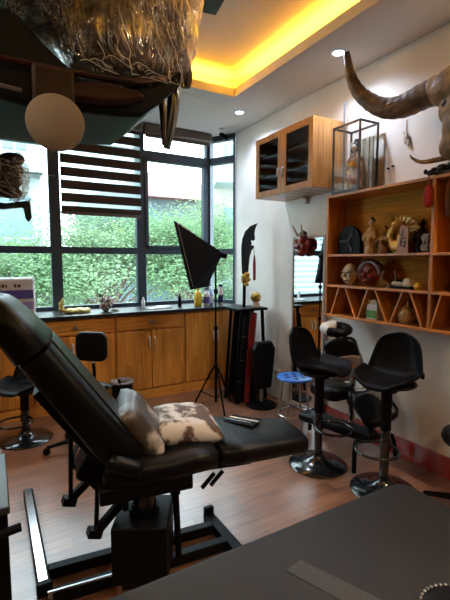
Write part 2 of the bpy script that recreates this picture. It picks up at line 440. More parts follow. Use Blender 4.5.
window('window_4', 0, L, ZS, .022, Matrix.Translation((2.43, YF+.01, 0)) @ rotm(0, 0, ang))

# ------------------------------------------------------------------ zebra blind and rolled blind
t = thing('roller_blind', 'brown striped zebra roller blind pulled halfway down the middle window', 'blind', (1.08, 4.49, 1.93), world=True)
obj('fabric', bx(NB(), .665, 1.495, 4.488, 4.491, 1.95, 2.86), M['blind'], t)
obj('cassette', bx(NB(), .65, 1.51, 4.44, 4.53, 2.85, 2.945), M['blindrail'], t, bevel=.012)
obj('bottom_rail', bx(NB(), .66, 1.50, 4.478, 4.500, 1.925, 1.955), M['blindrail'], t, bevel=.005)
t = thing('roller_blind', 'rolled-up brown blind cassette across the top of the right window', 'blind', (1.95, 4.49, 2.85), world=True)
obj('cassette', bx(NB(), 1.54, 2.36, 4.42, 4.54, 2.845, 2.945), M['blindrail'], t, bevel=.015)
obj('bottom_rail', bx(NB(), 1.56, 2.34, 4.47, 4.50, 2.815, 2.845), M['blindrail'], t, bevel=.005)

# ------------------------------------------------------------------ counter along the windows
b = prism(NB(), [(XL+.01, 4.05), (2.585, 4.05), (2.585, 4.26), (2.41, 4.585), (XL+.01, 4.585)], 'xy', .905, .935)
tag(obj('worktop', b, M['worktop'], bevel=.004), 'long black stone worktop under the windows', 'worktop')
def handle(p, t, z0, z1, x, y=4.06):
    bmh = NB(); tube(bmh, smoothpts([(x, y+.005, z1), (x, y-.022, z1-.012), (x, y-.026, (z0+z1)/2), (x, y-.022, z0+.012), (x, y+.005, z0)], 4), .0085, 8)
    return obj('handle', bmh, M['handle'], p, smooth=True)
units = [(-1.68, -1.21, 'far left'), (-1.21, -.45, ''), (-.45, .31, 'wooden base cabinet behind the reclining tattoo chair headrest'),
         (.31, 1.07, 'wooden base cabinet with one wide drawer above two doors, behind the black bin'),
         (1.07, 1.83, 'wooden base cabinet with two handled doors under a wide drawer, left of the softbox stand')]
def base_unit(x0, x1, label, tall=False):
    t = thing('base_cabinet', label, 'cabinet', ((x0+x1)/2, 4.3, 0), group='wooden base cabinets under the windows', world=True)
    g = .003
    b = NB(); bx(b, x0+.001, x1-.001, 4.105, 4.58 if not tall else 4.25, .10, .903)
    obj('body', b, M['cab'], t)
    obj('plinth', bx(NB(), x0+.001, x1-.001, 4.085, 4.12, .0, .10), M['cabh'], t)
    xm = (x0+x1)/2
    if not tall:
        d = obj('drawer', bx(NB(), x0+.012, x1-.012, 4.083, 4.104, .745, .885), M['cabh'], t, bevel=.004)
        k = NB(); cyl(k, (xm, 4.085, .825), (xm, 4.075, .825), .012); bx(k, xm-.035, xm+.035, 4.066, 4.080, .795, .806); obj('pull', k, M['steel'], d)
        zt = .725
    else: zt = .885
    d1 = obj('door', bx(NB(), x0+.012, xm-g, 4.083, 4.104, .115, zt), M['cab'], t, bevel=.004)
    d2 = obj('door', bx(NB(), xm+g, x1-.012, 4.083, 4.104, .115, zt), M['cab'], t, bevel=.004)
    for d, s in ((d1, -1), (d2, 1)):
        handle(d, t, .55, .66, xm+s*.03, 4.083)
        if s == 1 or tall: 
            k = NB(); cyl(k, (xm+s*.03, 4.085, .50), (xm+s*.03, 4.076, .50), .008); obj('lock', k, M['steel'], d)
    return t
for x0, x1, lb in units[2:]: base_unit(x0, x1, lb)
base_unit(1.83, 2.585, 'tall-doored wooden base cabinet at the right end of the counter', True)
bpy.data.objects  # (cabinets further left lie outside the frame)

# ------------------------------------------------------------------ things on the counter
ZT = .935
# big white pack with purple print
t = thing('diaper_pack', 'white plastic pack with purple printed band on the worktop at the left edge', 'pack', (.20, 4.32, ZT), world=True)
b = NB(); box(b, (.19, 4.32, ZT+.18), (.36, .20, .36)); bmesh.ops.subdivide_edges(b, edges=b.edges, cuts=4, use_grid_fill=True)
for v in b.verts: v.co += Vector((noise.noise(v.co*7), noise.noise(v.co*7+Vector((5, 0, 0))), 0))*.012
obj('wrapper', b, M['white'], t, smooth=True, bevel=.02)
b = NB(); bx(b, .03, .35, 4.205, 4.2115, ZT+.17, ZT+.25); obj('print_band', b, M['purple'], t, bevel=.002)
b = NB(); bx(b, .19, .35, 4.205, 4.2115, ZT+.07, ZT+.14); obj('print_band', b, mat('lilac_print', (.35, .30, .55), .5), t, bevel=.002)
b = NB()
for k, (x, w) in enumerate(((.06, .018), (.09, .022), (.12, .015), (.19, .02), (.22, .025))): bx(b, x, x+w, 4.205, 4.2112, ZT+.275, ZT+.30+.006*(k % 2))
obj('print_lettering', b, M['darkred'], t)
# yellow heap
b = NB()
rs = random.Random(3)
for k in range(12):
    x, y = .60+.25*rs.random(), 4.24+.1*rs.random()
    ell(b, (x, y, ZT+.014+.012*rs.random()), (.055, .04, .028), (0, 0, rs.random()*3), 2)
ell(b, (.60, 4.28, ZT+.05), (.028, .02, .05)); ell(b, (.605, 4.28, ZT+.11), (.016, .014, .05), (0, .25, 0)); ell(b, (.59, 4.28, ZT+.085), (.014, .014, .03), (0, -.5, 0))
tag(obj('cleaning_cloth', b, M['yellowcloth'], fuse=.006), 'crumpled yellow cloth heap on the worktop below the blind', 'cloth')
b = NB()
for k in range(14):
    a = k*2.4; ell(b, (1.03+.055*math.cos(a)*rs.random(), 4.24+.04*math.sin(a), ZT+.03+.085*rs.random()), (.035, .03, .04), (rs.random(), rs.random(), 0), 2)
ell(b, (1.05, 4.24, ZT+.13), (.018, .018, .05))
ell(b, (1.11, 4.22, ZT+.015), (.05, .04, .013))
tag(obj('fabric_bundle', b, mat('mottled_bundle', (.10, .05, .05), .7, col2=(.55, .50, .46), scale=40), fuse=.006), 'mottled grey-red fabric bundle standing on the worktop', 'bundle')
def bottle(label, x, y, h, r, m, capm, neck=.35, cap=.02, group='bottles on the worktop by the softbox', lab=None):
    t = thing('bottle', label, 'bottle', (x, y, ZT), group=group)
    obj('body', lathe(NB(), [(r*.9, 0), (r, .006), (r, h*.62), (r*.85, h*.72), (r*neck, h*.82), (r*neck, h*.9)], 20), m, t, smooth=True)
    obj('cap', lathe(NB(), [(r*neck*1.15, h*.88), (r*neck*1.15, h*.99), (r*neck*.9, h)], 16), capm, t, smooth=True)
    if lab: obj('paper_label', lathe(NB(), [(r+.001, h*.15), (r+.001, h*.5)], 20), lab, t, smooth=True)
bottle('small black bottle alone on the worktop left of the softbox', 1.86, 4.28, .15, .022, M['plastic'], M['black'])
bottle('yellow bottle under the lower corner of the softbox', 2.07, 4.24, .22, .045, M['yellow'], M['yellow'], lab=M['yellow'])
bottle('white bottle with blue print right of the yellow bottle', 2.17, 4.22, .21, .036, M['white'], M['darkblue'], lab=M['purple'])
bottle('pale blue bottle with white cap beside the light stand pole', 2.24, 4.26, .22, .035, M['lightblue'], M['white'], lab=M['white'])
bottle('dark-capped pump bottle just right of the light stand pole', 2.33, 4.17, .25, .03, M['white'], M['darkblue'], .6, lab=M['darkblue'])
bottle('small white bottle at the foot of the post between the windows', 1.46, 4.36, .12, .018, M['white'], M['white'], group='bottles on the worktop by the softbox')
b = NB(); box(b, (1.60, 4.25, ZT+.006), (.26, .14, .011), (0, 0, .15)); box(b, (1.66, 4.27, ZT+.016), (.15, .10, .008), (0, 0, -.2))
tag(obj('paper_stack', b, M['white']), 'flat white papers lying on the worktop', 'papers')

# ------------------------------------------------------------------ mirror, socket, masks on the right wall
t = thing('wall_mirror', 'tall frameless-looking mirror with pale rim hung on the right wall', 'mirror', (2.58, 2.92, .04), world=True)
obj('glass', bx(NB(), 2.560, 2.567, 2.72, 3.13, .07, 1.66), M['mirror'], t)
b = NB()
for a in ((2.70, 2.722, .05, 1.68), (3.128, 3.15, .05, 1.68), (2.722, 3.128, .05, .072), (2.722, 3.128, 1.658, 1.68)): bx(b, 2.552, 2.597, *a)
obj('rim', b, mat('pale_rim', (.62, .60, .56), .5), t, bevel=.004)
obj('backing', bx(NB(), 2.568, 2.596, 2.72, 3.13, .07, 1.66), M['black'], t)
t = thing('power_socket', 'white power socket low on the right wall left of the blue stool', 'socket', (2.59, 3.42, .22), world=True)
obj('plate', bx(NB(), 2.588, 2.599, 3.37, 3.47, .24, .31), M['white'], t, bevel=.003)
b = NB(); [bx(b, 2.5865, 2.588, y, y+.004, .26, .285) for y in (3.39, 3.405, 3.435, 3.45)]; obj('slot', b, M['black'], t)
t = thing('demon_mask', 'red horned demon mask hanging over the top of the mirror', 'mask', (2.50, 2.965, 1.48), world=True)
b = NB(); ell(b, (2.52, 2.965, 1.60), (.05, .075, .11), None, 3); ell(b, (2.49, 2.965, 1.585), (.035, .022, .03)); ell(b, (2.50, 2.965, 1.53), (.04, .06, .035))
for s in (-1, 1): ell(b, (2.49, 2.965+s*.035, 1.64), (.03, .03, .018)); ell(b, (2.50, 2.965+s*.05, 1.58), (.03, .03, .03)); ell(b, (2.52, 2.965+s*.085, 1.61), (.02, .022, .04))
obj('face', b, M['red'], t, fuse=.006)
for s in (-1, 1):
    obj('horn', tube(NB(), smoothpts([(2.50, 2.965+s*.035, 1.68), (2.47, 2.965+s*.048, 1.73), (2.45, 2.965+s*.06, 1.78)], 4), [.014, .013, .012, .011, .009, .008, .007, .005, .003], 8), M['ivory'], t, smooth=True)
b = NB()
for s in (-1, 1): ell(b, (2.468, 2.965+s*.033, 1.618), .009)
obj('eye', b, M['gold'], t)
b = NB(); 
for k in range(5): cyl(b, (2.465, 2.935+k*.015, 1.545), (2.462, 2.935+k*.015, 1.525), .006, .001, 6)
obj('teeth', b, M['ivory'], t)
b = NB(); ell(b, (2.53, 2.965, 1.70), (.03, .045, .03)); obj('hair_tuft', b, M['hair'], t, smooth=True)

# ------------------------------------------------------------------ upper cabinet with two glass doors
cx0, cy0, cy1, cz0, cz1 = 2.25, 2.54, 3.34, 2.04, 2.585
t = thing('wall_cabinet', 'wooden wall cabinet with two dark glass doors high on the right wall', 'cabinet', (2.42, 2.94, cz0), world=True)
for y in (cy0, cy1-.02): obj('side_panel', bx(NB(), cx0+.02, XW-.002, y, y+.02, cz0, cz1), M['upcab2'], t, bevel=.002)
for nm_, z in (('bottom_panel', cz0), ('top_panel', cz1-.02)): obj(nm_, bx(NB(), cx0+.02, XW-.002, cy0+.02, cy1-.02, z, z+.02), M['upcab'], t, bevel=.002)
obj('back_panel', bx(NB(), XW-.012, XW-.002, cy0+.02, cy1-.02, cz0+.02, cz1-.02), M['shelfback'], t)
for z in (2.22, 2.40): obj('inner_shelf', bx(NB(), cx0+.05, XW-.012, cy0+.02, cy1-.02, z, z+.014), M['white'], t)
ym = (cy0+cy1)/2
for a, c, s in ((cy0, ym-.001, 1), (ym+.001, cy1, -1)):
    b = NB(); w = .055
    bx(b, cx0, cx0+.02, a, a+w, cz0, cz1); bx(b, cx0, cx0+.02, c-w, c, cz0, cz1)
    bx(b, cx0, cx0+.02, a+w, c-w, cz0, cz0+w); bx(b, cx0, cx0+.02, a+w, c-w, cz1-w, cz1)
    d = obj('door', b, M['upcab'], t, bevel=.003)
    obj('glass', bx(NB(), cx0+.008, cx0+.012, a+w, c-w, cz0+w, cz1-w), M['darkglass'], d)
    yh = c-.028 if s == 1 else a+.028
    h = NB(); tube(h, smoothpts([(cx0+.002, yh, 2.26), (cx0-.022, yh, 2.25), (cx0-.026, yh, 2.22), (cx0-.022, yh, 2.19), (cx0+.002, yh, 2.18)], 4), .006, 8)
    obj('handle', h, M['steel'], d, smooth=True)
b = NB(); bx(b, 2.56, 2.598, 2.98, 3.01, 1.98, 2.04); bx(b, 2.52, 2.598, 2.98, 3.01, 2.025, 2.039); obj('bracket', b, M['white'], t)
b = NB(); bx(b, 2.56, 2.598, 2.62, 2.65, 1.98, 2.04); obj('bracket', b, M['white'], t)
tag(obj('metal_rod', cyl(NB(), (2.50, 2.462, 1.966), (2.50, 2.462, 2.70), .007), mat('grey_rod', (.16, .17, .17), .5)), 'thin grey rod standing upright beside the wall cabinet', 'rod')

# ------------------------------------------------------------------ display shelf on the right wall
SX0, SX1, SY0, SY1 = 2.36, 2.595, .55, 2.49
t = thing('wall_shelf', 'wide open wooden display shelf mounted on the right wall', 'shelf', (2.48, 1.5, 1.01), world=True)
obj('top_panel', bx(NB(), SX0, SX1, SY0, SY1, 1.945, 1.965), M['shelf'], t, bevel=.002)
obj('bottom_panel', bx(NB(), SX0, SX1, SY0, SY1, 1.01, 1.03), M['shelf'], t, bevel=.002)
obj('back_panel', bx(NB(), SX1-.008, SX1, SY0+.02, SY1-.02, 1.03, 1.945), M['shelfback'], t)
for y in (SY0, SY1-.02, 1.565): obj('upright_panel', bx(NB(), SX0+.001, SX1-.008, y, y+.02, 1.03, 1.945), M['shelfz'], t, bevel=.002)
for a, c in ((1.585, 2.47), (.57, 1.565)):
    for z in (1.245, 1.485): obj('shelf_board', bx(NB(), SX0+.001, SX1-.008, a, c, z, z+.018), M['shelf'], t, bevel=.002)
slats = [(2.34, 2.42), (2.27, 2.17), (2.06, 2.14), (1.99, 1.89), (1.77, 1.86), (1.71, 1.62), (1.50, 1.56), (1.40, 1.3)]
for yt, yb in slats:
    obj('slanted_divider', prism(NB(), [(yt-.006, 1.245), (yt+.006, 1.245), (yb+.006, 1.03), (yb-.006, 1.03)], 'yz', SX0+.002, SX1-.01), M['shelf'], t)

SA, SB, SC = 1.503, 1.263, 1.03
GI = 'ornaments on the upper row of the display shelf'
# upper row
t = thing('domed_plaque', 'black domed plaque at the left end of the upper shelf row', 'ornament', (2.46, 2.32, SA), group=GI, world=True)
pl = [(2.44, SA), (2.21, SA)]+[(2.325+.115*math.cos(R(a)), SA+.10+.12*math.sin(R(a))) for a in range(0, 181, 15)][::1]
pl = [(2.21, SA), (2.44, SA)]+[(2.325+.115*math.cos(R(a)), SA+.10+.12*math.sin(R(a))) for a in range(0, 181, 15)]
obj('board', prism(NB(), pl, 'yz', 2.44, 2.47), M['black'], t, bevel=.004)
b = NB()
for k in range(18): ell(b, (2.438, 2.325+.08*math.cos(k*2.1)*((k % 5)/5+.2), SA+.10+.08*math.sin(k*2.1)*((k % 5)/5+.2)), (.008, .018, .012))
obj('relief', b, mat('dark_relief', (.03, .035, .04), .3), t, smooth=True)
def figurine(name, label, x, y, z0, h, m, headm, w=.05, group=GI, extra=None):
    t = thing(name, label, 'figurine', (x, y, z0), group=group)
    b = NB(); lathe(b, [(w*.9, 0), (w, .01), (w*.95, h*.15), (w*.8, h*.35), (w*.95, h*.5), (w*.6, h*.68), (w*.25, h*.76)], 16)
    for s in (-1, 1): ell(b, (-.02, s*w*.85, h*.5), (.02, .018, h*.14), (s*.4, .3, 0)); ell(b, (-.045, s*w*.45, h*.4), (.03, .016, .02))
    ell(b, (-w*.5, 0, h*.3), (w*.6, w*.7, h*.16))
    obj('body', b, m, t, fuse=.005)
    b = NB(); ell(b, (-.004, 0, h*.85), (h*.085, h*.08, h*.10)); ell(b, (-.004-h*.08, 0, h*.84), (.006, .006, .008)); obj('head', b, headm, t, smooth=True)
    b = NB(); ell(b, (.006, 0, h*.91), (h*.09, h*.085, h*.07)); ell(b, (.004, 0, h*.98), (h*.04, h*.04, h*.04)); obj('hair', b, M['hair'], t, smooth=True)
    return t
figurine('old_man_figurine', 'tall tan robed figurine with topknot beside the black domed plaque', 2.46, 2.12, SA, .27, M['tan'], M['skin'], .05)
figurine('warrior_figurine', 'short gold-chested dark figurine between the robed figurine and the gold dragon', 2.47, 2.01, SA, .20, M['browncarve'], M['gold'], .045)
t = thing('dragon_ornament', 'gold winged dragon ornament in the middle of the upper shelf row', 'ornament', (2.48, 1.88, SA), group=GI, world=True)
b = NB(); ell(b, (2.48, 1.90, SA+.05), (.05, .07, .055)); tube(b, smoothpts([(2.48, 1.94, SA+.06), (2.47, 1.96, SA+.12), (2.46, 1.93, SA+.17), (2.44, 1.88, SA+.20)], 4), [.04, .04, .035, .032, .03, .03, .028, .026, .025, .024, .022, .02, .018], 10)
ell(b, (2.43, 1.87, SA+.20), (.03, .05, .022), (0, 0, .4)); ell(b, (2.46, 1.86, SA+.09), (.03, .04, .06))
obj('body', b, M['gold'], t, fuse=.006)
b = NB()
for k in range(6):
    a = R(20+k*18); p = Vector((2.50, 1.90, SA+.13)); q = p+Vector((.0, -math.cos(a)*.16, math.sin(a)*.14)); tube(b, [p, (p+q)/2+Vector((0, 0, .015)), q], [.012, .014, .004], 6)
prism(b, [(1.90, SA+.12), (1.76, SA+.17), (1.79, SA+.21), (1.84, SA+.245), (1.89, SA+.25)], 'yz', 2.498, 2.504)
obj('wing', b, mat('pale_gold', (.62, .45, .15), .4, metal=.3), t, smooth=True)
b = NB()
for s in (0, 1): cyl(b, (2.45, 1.865+s*.03, SA), (2.46, 1.865+s*.03, SA+.06), .014, .02, 8)
obj('leg', b, M['gold'], t)
t = thing('wooden_plaque', 'leaning orange wooden plaque with dark brush characters on the upper shelf', 'plaque', (2.42, 1.80, SA), group=GI, world=True)
b = prism(NB(), [(1.855, SA), (1.765, SA), (1.765+.0, SA+.17), (1.855-.03, SA+.19)], 'yz', 2.395, 2.408); obj('board', b, M['plaque'], t, bevel=.002)
b = NB()
for (y, z, w, h) in ((1.82, .12, .03, .006), (1.81, .135, .006, .04), (1.80, .10, .028, .006), (1.82, .075, .006, .045), (1.795, .07, .022, .006), (1.785, .06, .006, .05), (1.81, .05, .03, .006)): box(b, (2.3935, y, SA+z), (.003, w, h), (.2, 0, 0))
obj('brush_character', b, M['hair'], t)
figurine('black_monk_figurine', 'black figurine right of the wooden plaque on the upper shelf', 2.47, 1.715, SA, .22, M['plastic'], M['plastic'], .045)
b = NB(); 
for k in range(9): torus(b, (2.41+.01*(k % 2), 1.655-.02*(k % 3), SA+.035+.03*(k//3)), .02, .009, rotm(0, PI/2, k*.5), 12, 6)
ell(b, (2.43, 1.64, SA+.06), (.02, .045, .06))
tag(obj('coiled_ornament', b, M['greystone'], fuse=.005), 'grey coiled stone ornament at the right end of the upper shelf', 'ornament', GI)
# middle row
GM = 'masks and things on the middle row of the display shelf'
def mask(label, y, z, w, h, m, extra=0, x=2.43):
    t = thing('carved_mask', label, 'mask', (x, y, z), group=GM)
    b = NB(); ell(b, (.02, 0, h/2), (.05, w/2, h/2), None, 3); ell(b, (-.035, 0, h*.48), (.02, w*.09, h*.12)); ell(b, (-.02, 0, h*.22), (.025, w*.2, h*.07))
    for s in (-1, 1): ell(b, (-.018, s*w*.2, h*.66), (.02, w*.14, h*.05)); ell(b, (-.012, s*w*.28, h*.4), (.025, w*.13, h*.12)); ell(b, (.02, s*w*.5, h*.5), (.012, .012, h*.12))
    obj('face', b, m, t, fuse=.005)
    b = NB()
    for s in (-1, 1): ell(b, (-.036, s*w*.2, h*.585), (.006, w*.09, h*.035))
    obj('eye', b, M['hair'], t, smooth=True)
    b = NB(); ell(b, (-.044, 0, h*.215), (.006, w*.15, h*.025)); obj('mouth', b, M['darkred'], t, smooth=True)
    if extra:
        b = NB()
        for k in range(11): a = PI*k/10; ell(b, (.03, math.cos(a)*w*.55, h*.55+math.sin(a)*h*.45), (.03, .03, .028))
        obj('mane', b, M['darkred'], t, fuse=.006)
mask('pale ivory mask with dark eyes at the left of the middle shelf row', 2.31, SB, .13, .17, M['ivory'])
mask('large dark red mask with mane on the middle shelf row', 2.12, SB, .17, .18, M['ceramicred'], 1)
t = thing('antler_ornament', 'small curled horn ornament between the red mask and the white shoe', 'ornament', (2.45, 1.93, SB), group=GM, world=True)
obj('base', lathe(NB(), [(.035, 0), (.035, .015), (.02, .03)], 16, (2.45, 1.93, SB)), M['browncarve'], t, smooth=True)
for s in (-1, 1): obj('horn', tube(NB(), smoothpts([(2.45, 1.93+s*.01, SB+.02), (2.44, 1.93+s*.045, SB+.04), (2.43, 1.93+s*.06, SB+.08), (2.43, 1.93+s*.04, SB+.12)], 4), [.014]*4+[.012]*4+[.009]*4+[.004], 8), M['bone'], t, smooth=True)
t = thing('toy_sneaker', 'small white and black shoe on the middle shelf row', 'shoe', (2.42, 1.80, SB), group=GM, world=True)
b = NB(); ell(b, (2.42, 1.83, SB+.035), (.035, .07, .022)); ell(b, (2.42, 1.77, SB+.04), (.032, .045, .035)); obj('upper', b, M['whitecloth'], t, fuse=.004)
obj('sole', prism(NB(), [(a, c) for a, c in [(2.39, 1.73), (2.45, 1.73), (2.46, 1.8), (2.45, 1.89), (2.42, 1.91), (2.39, 1.89), (2.385, 1.8)]], 'xy', SB, SB+.018), M['black'], t, bevel=.003)
b = NB()
for k in range(4): tube(b, [(2.39, 1.79+k*.018, SB+.05), (2.42, 1.79+k*.018, SB+.068-k*.003), (2.45, 1.79+k*.018, SB+.05)], .004, 6)
obj('lace', b, M['black'], t)
tag(obj('ball', ell(NB(), (2.40, 1.685, SB+.024), .024, None, 3), M['yellow'], smooth=True), 'small yellow ball beside the white shoe on the shelf', 'ball', GM)
# bottom compartments
t = thing('carton', 'green and white carton in a slanted bottom compartment of the shelf', 'box', (2.43, 2.06, SC), world=True)
obj('box', bx(NB(), 2.39, 2.47, 1.99, 2.085, SC, SC+.11), M['white'], t, bevel=.002)
obj('print_panel', bx(NB(), 2.3875, 2.390, 1.995, 2.08, SC+.008, SC+.065), M['greenbox'], t)
b = NB()
for k in range(4): box(b, (2.42, 2.005+k*.022, SC+.125), (.05, .014, .03), (k*.2-.3, 0, 0))
obj('sachets', b, M['whitecloth'], t)
t = thing('glass_jar', 'round amber jar in the right slanted bottom compartment', 'jar', (2.44, 1.80, SC), world=True)
obj('body', lathe(NB(), [(.035, 0), (.055, .02), (.063, .06), (.05, .10), (.025, .12), (.03, .13)], 24, (2.44, 1.785, SC)), M['amber'], t, smooth=True)
obj('stopper', lathe(NB(), [(.022, .13), (.02, .15), (.012, .158)], 16, (2.44, 1.785, SC)), M['brass'], t, smooth=True)
# right column
t = thing('leather_holster', 'pair of brown leather straps hanging inside the shelf at the right edge', 'strap', (2.42, 1.46, 1.74), world=True)
for y in (1.515, 1.43): obj('strap', tube(NB(), smoothpts([(2.44, y, 1.944), (2.42, y+.008, 1.86), (2.42, y-.006, 1.76), (2.43, y, 1.72)], 4), [.020]*6+[.024]*6+[.014], 10), mat('brown_leather_strap', (.17, .055, .03), .45), t, smooth=True)
tag(obj('dark_vase', lathe(NB(), [(.03, 0), (.05, .02), (.055, .08), (.03, .12), (.022, .15), (.028, .16)], 20, (2.45, 1.42, SB)), M['plastic'], smooth=True), 'black vase in the right shelf column at the picture edge', 'vase')

# ------------------------------------------------------------------ on top of the shelf
ZS2 = 1.965
t = thing('display_case', 'glass display case with dark wooden edges on top of the shelf', 'display case', (2.42, 2.24, ZS2), rz=0, world=True)
gx0, gx1, gy0, gy1, gz1 = 2.30, 2.55, 2.17, 2.43, 2.47
gx0 = 2.362
b = NB()
DW = mat('case_dark_wood', (.03, .012, .010), .35)
for x in (gx0, gx1):
    for y in (gy0, gy1): obj('post', bx(NB(), x-.006, x+.006, y-.006, y+.006, ZS2+.02, gz1-.014), DW, t)
b.free()
b = NB()
for z in (gz1-.014,):
    bx(b, gx0-.006, gx1+.006, gy0-.006, gy0+.006, z, z+.014); bx(b, gx0-.006, gx1+.006, gy1-.006, gy1+.006, z, z+.014)
    bx(b, gx0-.006, gx0+.006, gy0+.006, gy1-.006, z, z+.014); bx(b, gx1-.006, gx1+.006, gy0+.006, gy1-.006, z, z+.014)
obj('top_frame', b, DW, t)
obj('base', bx(NB(), gx0-.006, gx1+.006, gy0-.006, gy1+.006, ZS2, ZS2+.02), DW, t)
b = NB()
bx(b, gx0-.001, gx0+.001, gy0+.006, gy1-.006, ZS2+.02, gz1-.014); bx(b, gx1-.001, gx1+.001, gy0+.006, gy1-.006, ZS2+.02, gz1-.014)
bx(b, gx0+.006, gx1-.006, gy0-.001, gy0+.001, ZS2+.02, gz1-.014)
obj('glass_panel', b, M['caseglass'], t)
b = NB()
for k in range(15): box(b, (2.52+.006*math.sin(k*1.9), 2.19+.015*k, ZS2+.22), (.012, .017, .38), (0, 0, .4*math.sin(k*2.2)))
obj('backdrop_cloth', b, mat('backdrop_silk', (.45, .42, .33), .6, var=.3, scale=12), t)
t = thing('kimono_doll', 'doll in a red and cream kimono inside the glass case', 'doll', (2.44, 2.28, ZS2+.02))
b = NB(); lathe(b, [(.055, 0), (.06, .02), (.045, .12), (.04, .17), (.05, .22), (.035, .27), (.012, .285)], 20)
for s in (-1, 1): ell(b, (-.02, s*.05, .19), (.02, .022, .07), (s*.3, 0, 0)); ell(b, (-.02, s*.055, .12), (.012, .03, .05))
obj('kimono', b, M['kimono'], t, fuse=.005)
obj('sash', lathe(NB(), [(.047, .165), (.051, .18), (.051, .20), (.046, .215)], 20), M['gold'], t, smooth=True)
b = NB(); ell(b, (-.006, 0, .315), (.026, .024, .032), None, 3); ell(b, (-.032, 0, .312), (.004, .004, .005)); cyl(b, (0, 0, .27), (0, 0, .30), .010); obj('head', b, M['skin'], t, smooth=True)
b = NB(); ell(b, (.008, 0, .330), (.032, .034, .035), None, 3); ell(b, (.012, 0, .368), (.02, .022, .016)); 
for s in (-1, 1): ell(b, (.004, s*.03, .305), (.018, .012, .03))
obj('hair', b, M['hair'], t, smooth=True)

# bull skull with long horns
t = thing('buffalo_skull', 'buffalo skull with long curved horns propped above the shelf', 'skull', (2.45, 1.45, ZS2), world=True)
b = NB()
ell(b, (2.42, 1.43, 2.47), (.13, .25, .13), None, 3)            # cranium, wide brow
ell(b, (2.42, 1.62, 2.49), (.09, .09, .085), None, 3); ell(b, (2.42, 1.22, 2.48), (.08, .12, .075), None, 3)
ell(b, (2.41, 1.43, 2.34), (.10, .165, .13), None, 3)
ell(b, (2.38, 1.43, 2.22), (.08, .12, .15), None, 3); ell(b, (2.37, 1.43, 2.12), (.07, .13, .10), None, 3)
for s in (-1, 1): ell(b, (2.40, 1.42+s*.11, 2.35), (.06, .045, .05)); ell(b, (2.38, 1.42+s*.09, 2.25), (.04, .03, .08))
obj('skull', b, M['bone'], t, fuse=.012)
b = NB()
for s in (-1, 1): ell(b, (2.34, 1.42+s*.09, 2.36), (.02, .03, .028)); ell(b, (2.315, 1.42+s*.03, 2.12), (.014, .014, .04))
obj('socket', b, M['hair'], t, smooth=True)
hp = [(2.42, 1.60, 2.49), (2.41, 1.72, 2.475), (2.39, 1.84, 2.455), (2.36, 1.96, 2.475), (2.32, 2.06, 2.545), (2.28, 2.135, 2.64), (2.24, 2.165, 2.76), (2.21, 2.17, 2.885)]
def hornr(n): return [.082*(1-(i/(n-1))**1.6*.78)*(1+.03*math.sin(i*1.9)) for i in range(n)]
P = smoothpts(hp, 7); obj('horn', tube(NB(), P, hornr(len(P)), 20), M['horn'], t, smooth=True, angle=80)
P = smoothpts([(x, 2.84-y, z) for x, y, z in hp], 7); obj('horn', tube(NB(), P, hornr(len(P)), 20), M['horn'], t, smooth=True, angle=80)
# stand and small curved tusk under it
b = NB(); bx(b, 2.39, 2.55, 1.25, 1.60, ZS2, ZS2+.03); ell(b, (2.46, 1.45, ZS2+.06), (.06, .13, .035)); ell(b, (2.44, 1.58, ZS2+.05), (.035, .04, .03))
t2 = thing('carved_stand', 'dark carved stand with a curved tusk below the buffalo skull', 'stand', (2.46, 1.45, ZS2), world=True)
obj('base', b, mat('dark_bronze', (.03, .022, .018), .35), t2, smooth=True, bevel=.005)
P = smoothpts([(2.42, 1.50, 2.075), (2.40, 1.60, 2.065), (2.39, 1.69, 2.07), (2.385, 1.75, 2.105), (2.385, 1.77, 2.13)], 5)
obj('tusk', tube(NB(), P, [.02-.016*i/(len(P)-1) for i in range(len(P))], 10), M['browncarve'], t2, smooth=True, angle=80)
t = thing('red_tassel', 'red tassel with black knot hanging from the shelf top edge', 'tassel', (2.345, 1.60, 1.78), world=True)
b = NB(); ell(b, (2.36, 1.60, 1.985), (.02, .03, .018)); ell(b, (2.35, 1.575, 2.0), (.014, .02, .012)); ell(b, (2.35, 1.63, 1.995), (.012, .012, .016)); obj('knot', b, M['hair'], t, smooth=True)
obj('cord', tube(NB(), [(2.35, 1.60, 1.98), (2.343, 1.60, 1.96), (2.342, 1.60, 1.90)], .004, 6), M['redcloth'], t)
obj('bead', lathe(NB(), [(.008, .135), (.022, .12), (.026, .09), (.026, .04), (.022, .015), (.01, 0)], 16, (2.342, 1.60, 1.775)), M['redcloth'], t, smooth=True)
t = thing('wall_hanging', 'small pale dried ornament hung on the wall between case and skull', 'ornament', (2.585, 1.95, 2.26), world=True)
obj('cord', tube(NB(), [(2.594, 1.965, 2.44), (2.592, 1.96, 2.36)], .003, 6), M['browncarve'], t)
b = NB(); ell(b, (2.585, 1.955, 2.31), (.012, .018, .045)); ell(b, (2.585, 1.935, 2.275), (.010, .012, .025)); ell(b, (2.585, 1.97, 2.35), (.008, .014, .015)); obj('ornament', b, M['ivory'], t, fuse=.004)
for y, z, w in ((2.10, 2.13, 'left'), (2.06, 2.14, 'right')):
    tag(obj('wall_hook', cyl(NB(), (2.6, y, z), (2.582, y, z), .006, .007, 8), M['black']), 'small dark screw in the wall right of the glass case, the %s one' % w, 'hook', 'screws in the right wall')

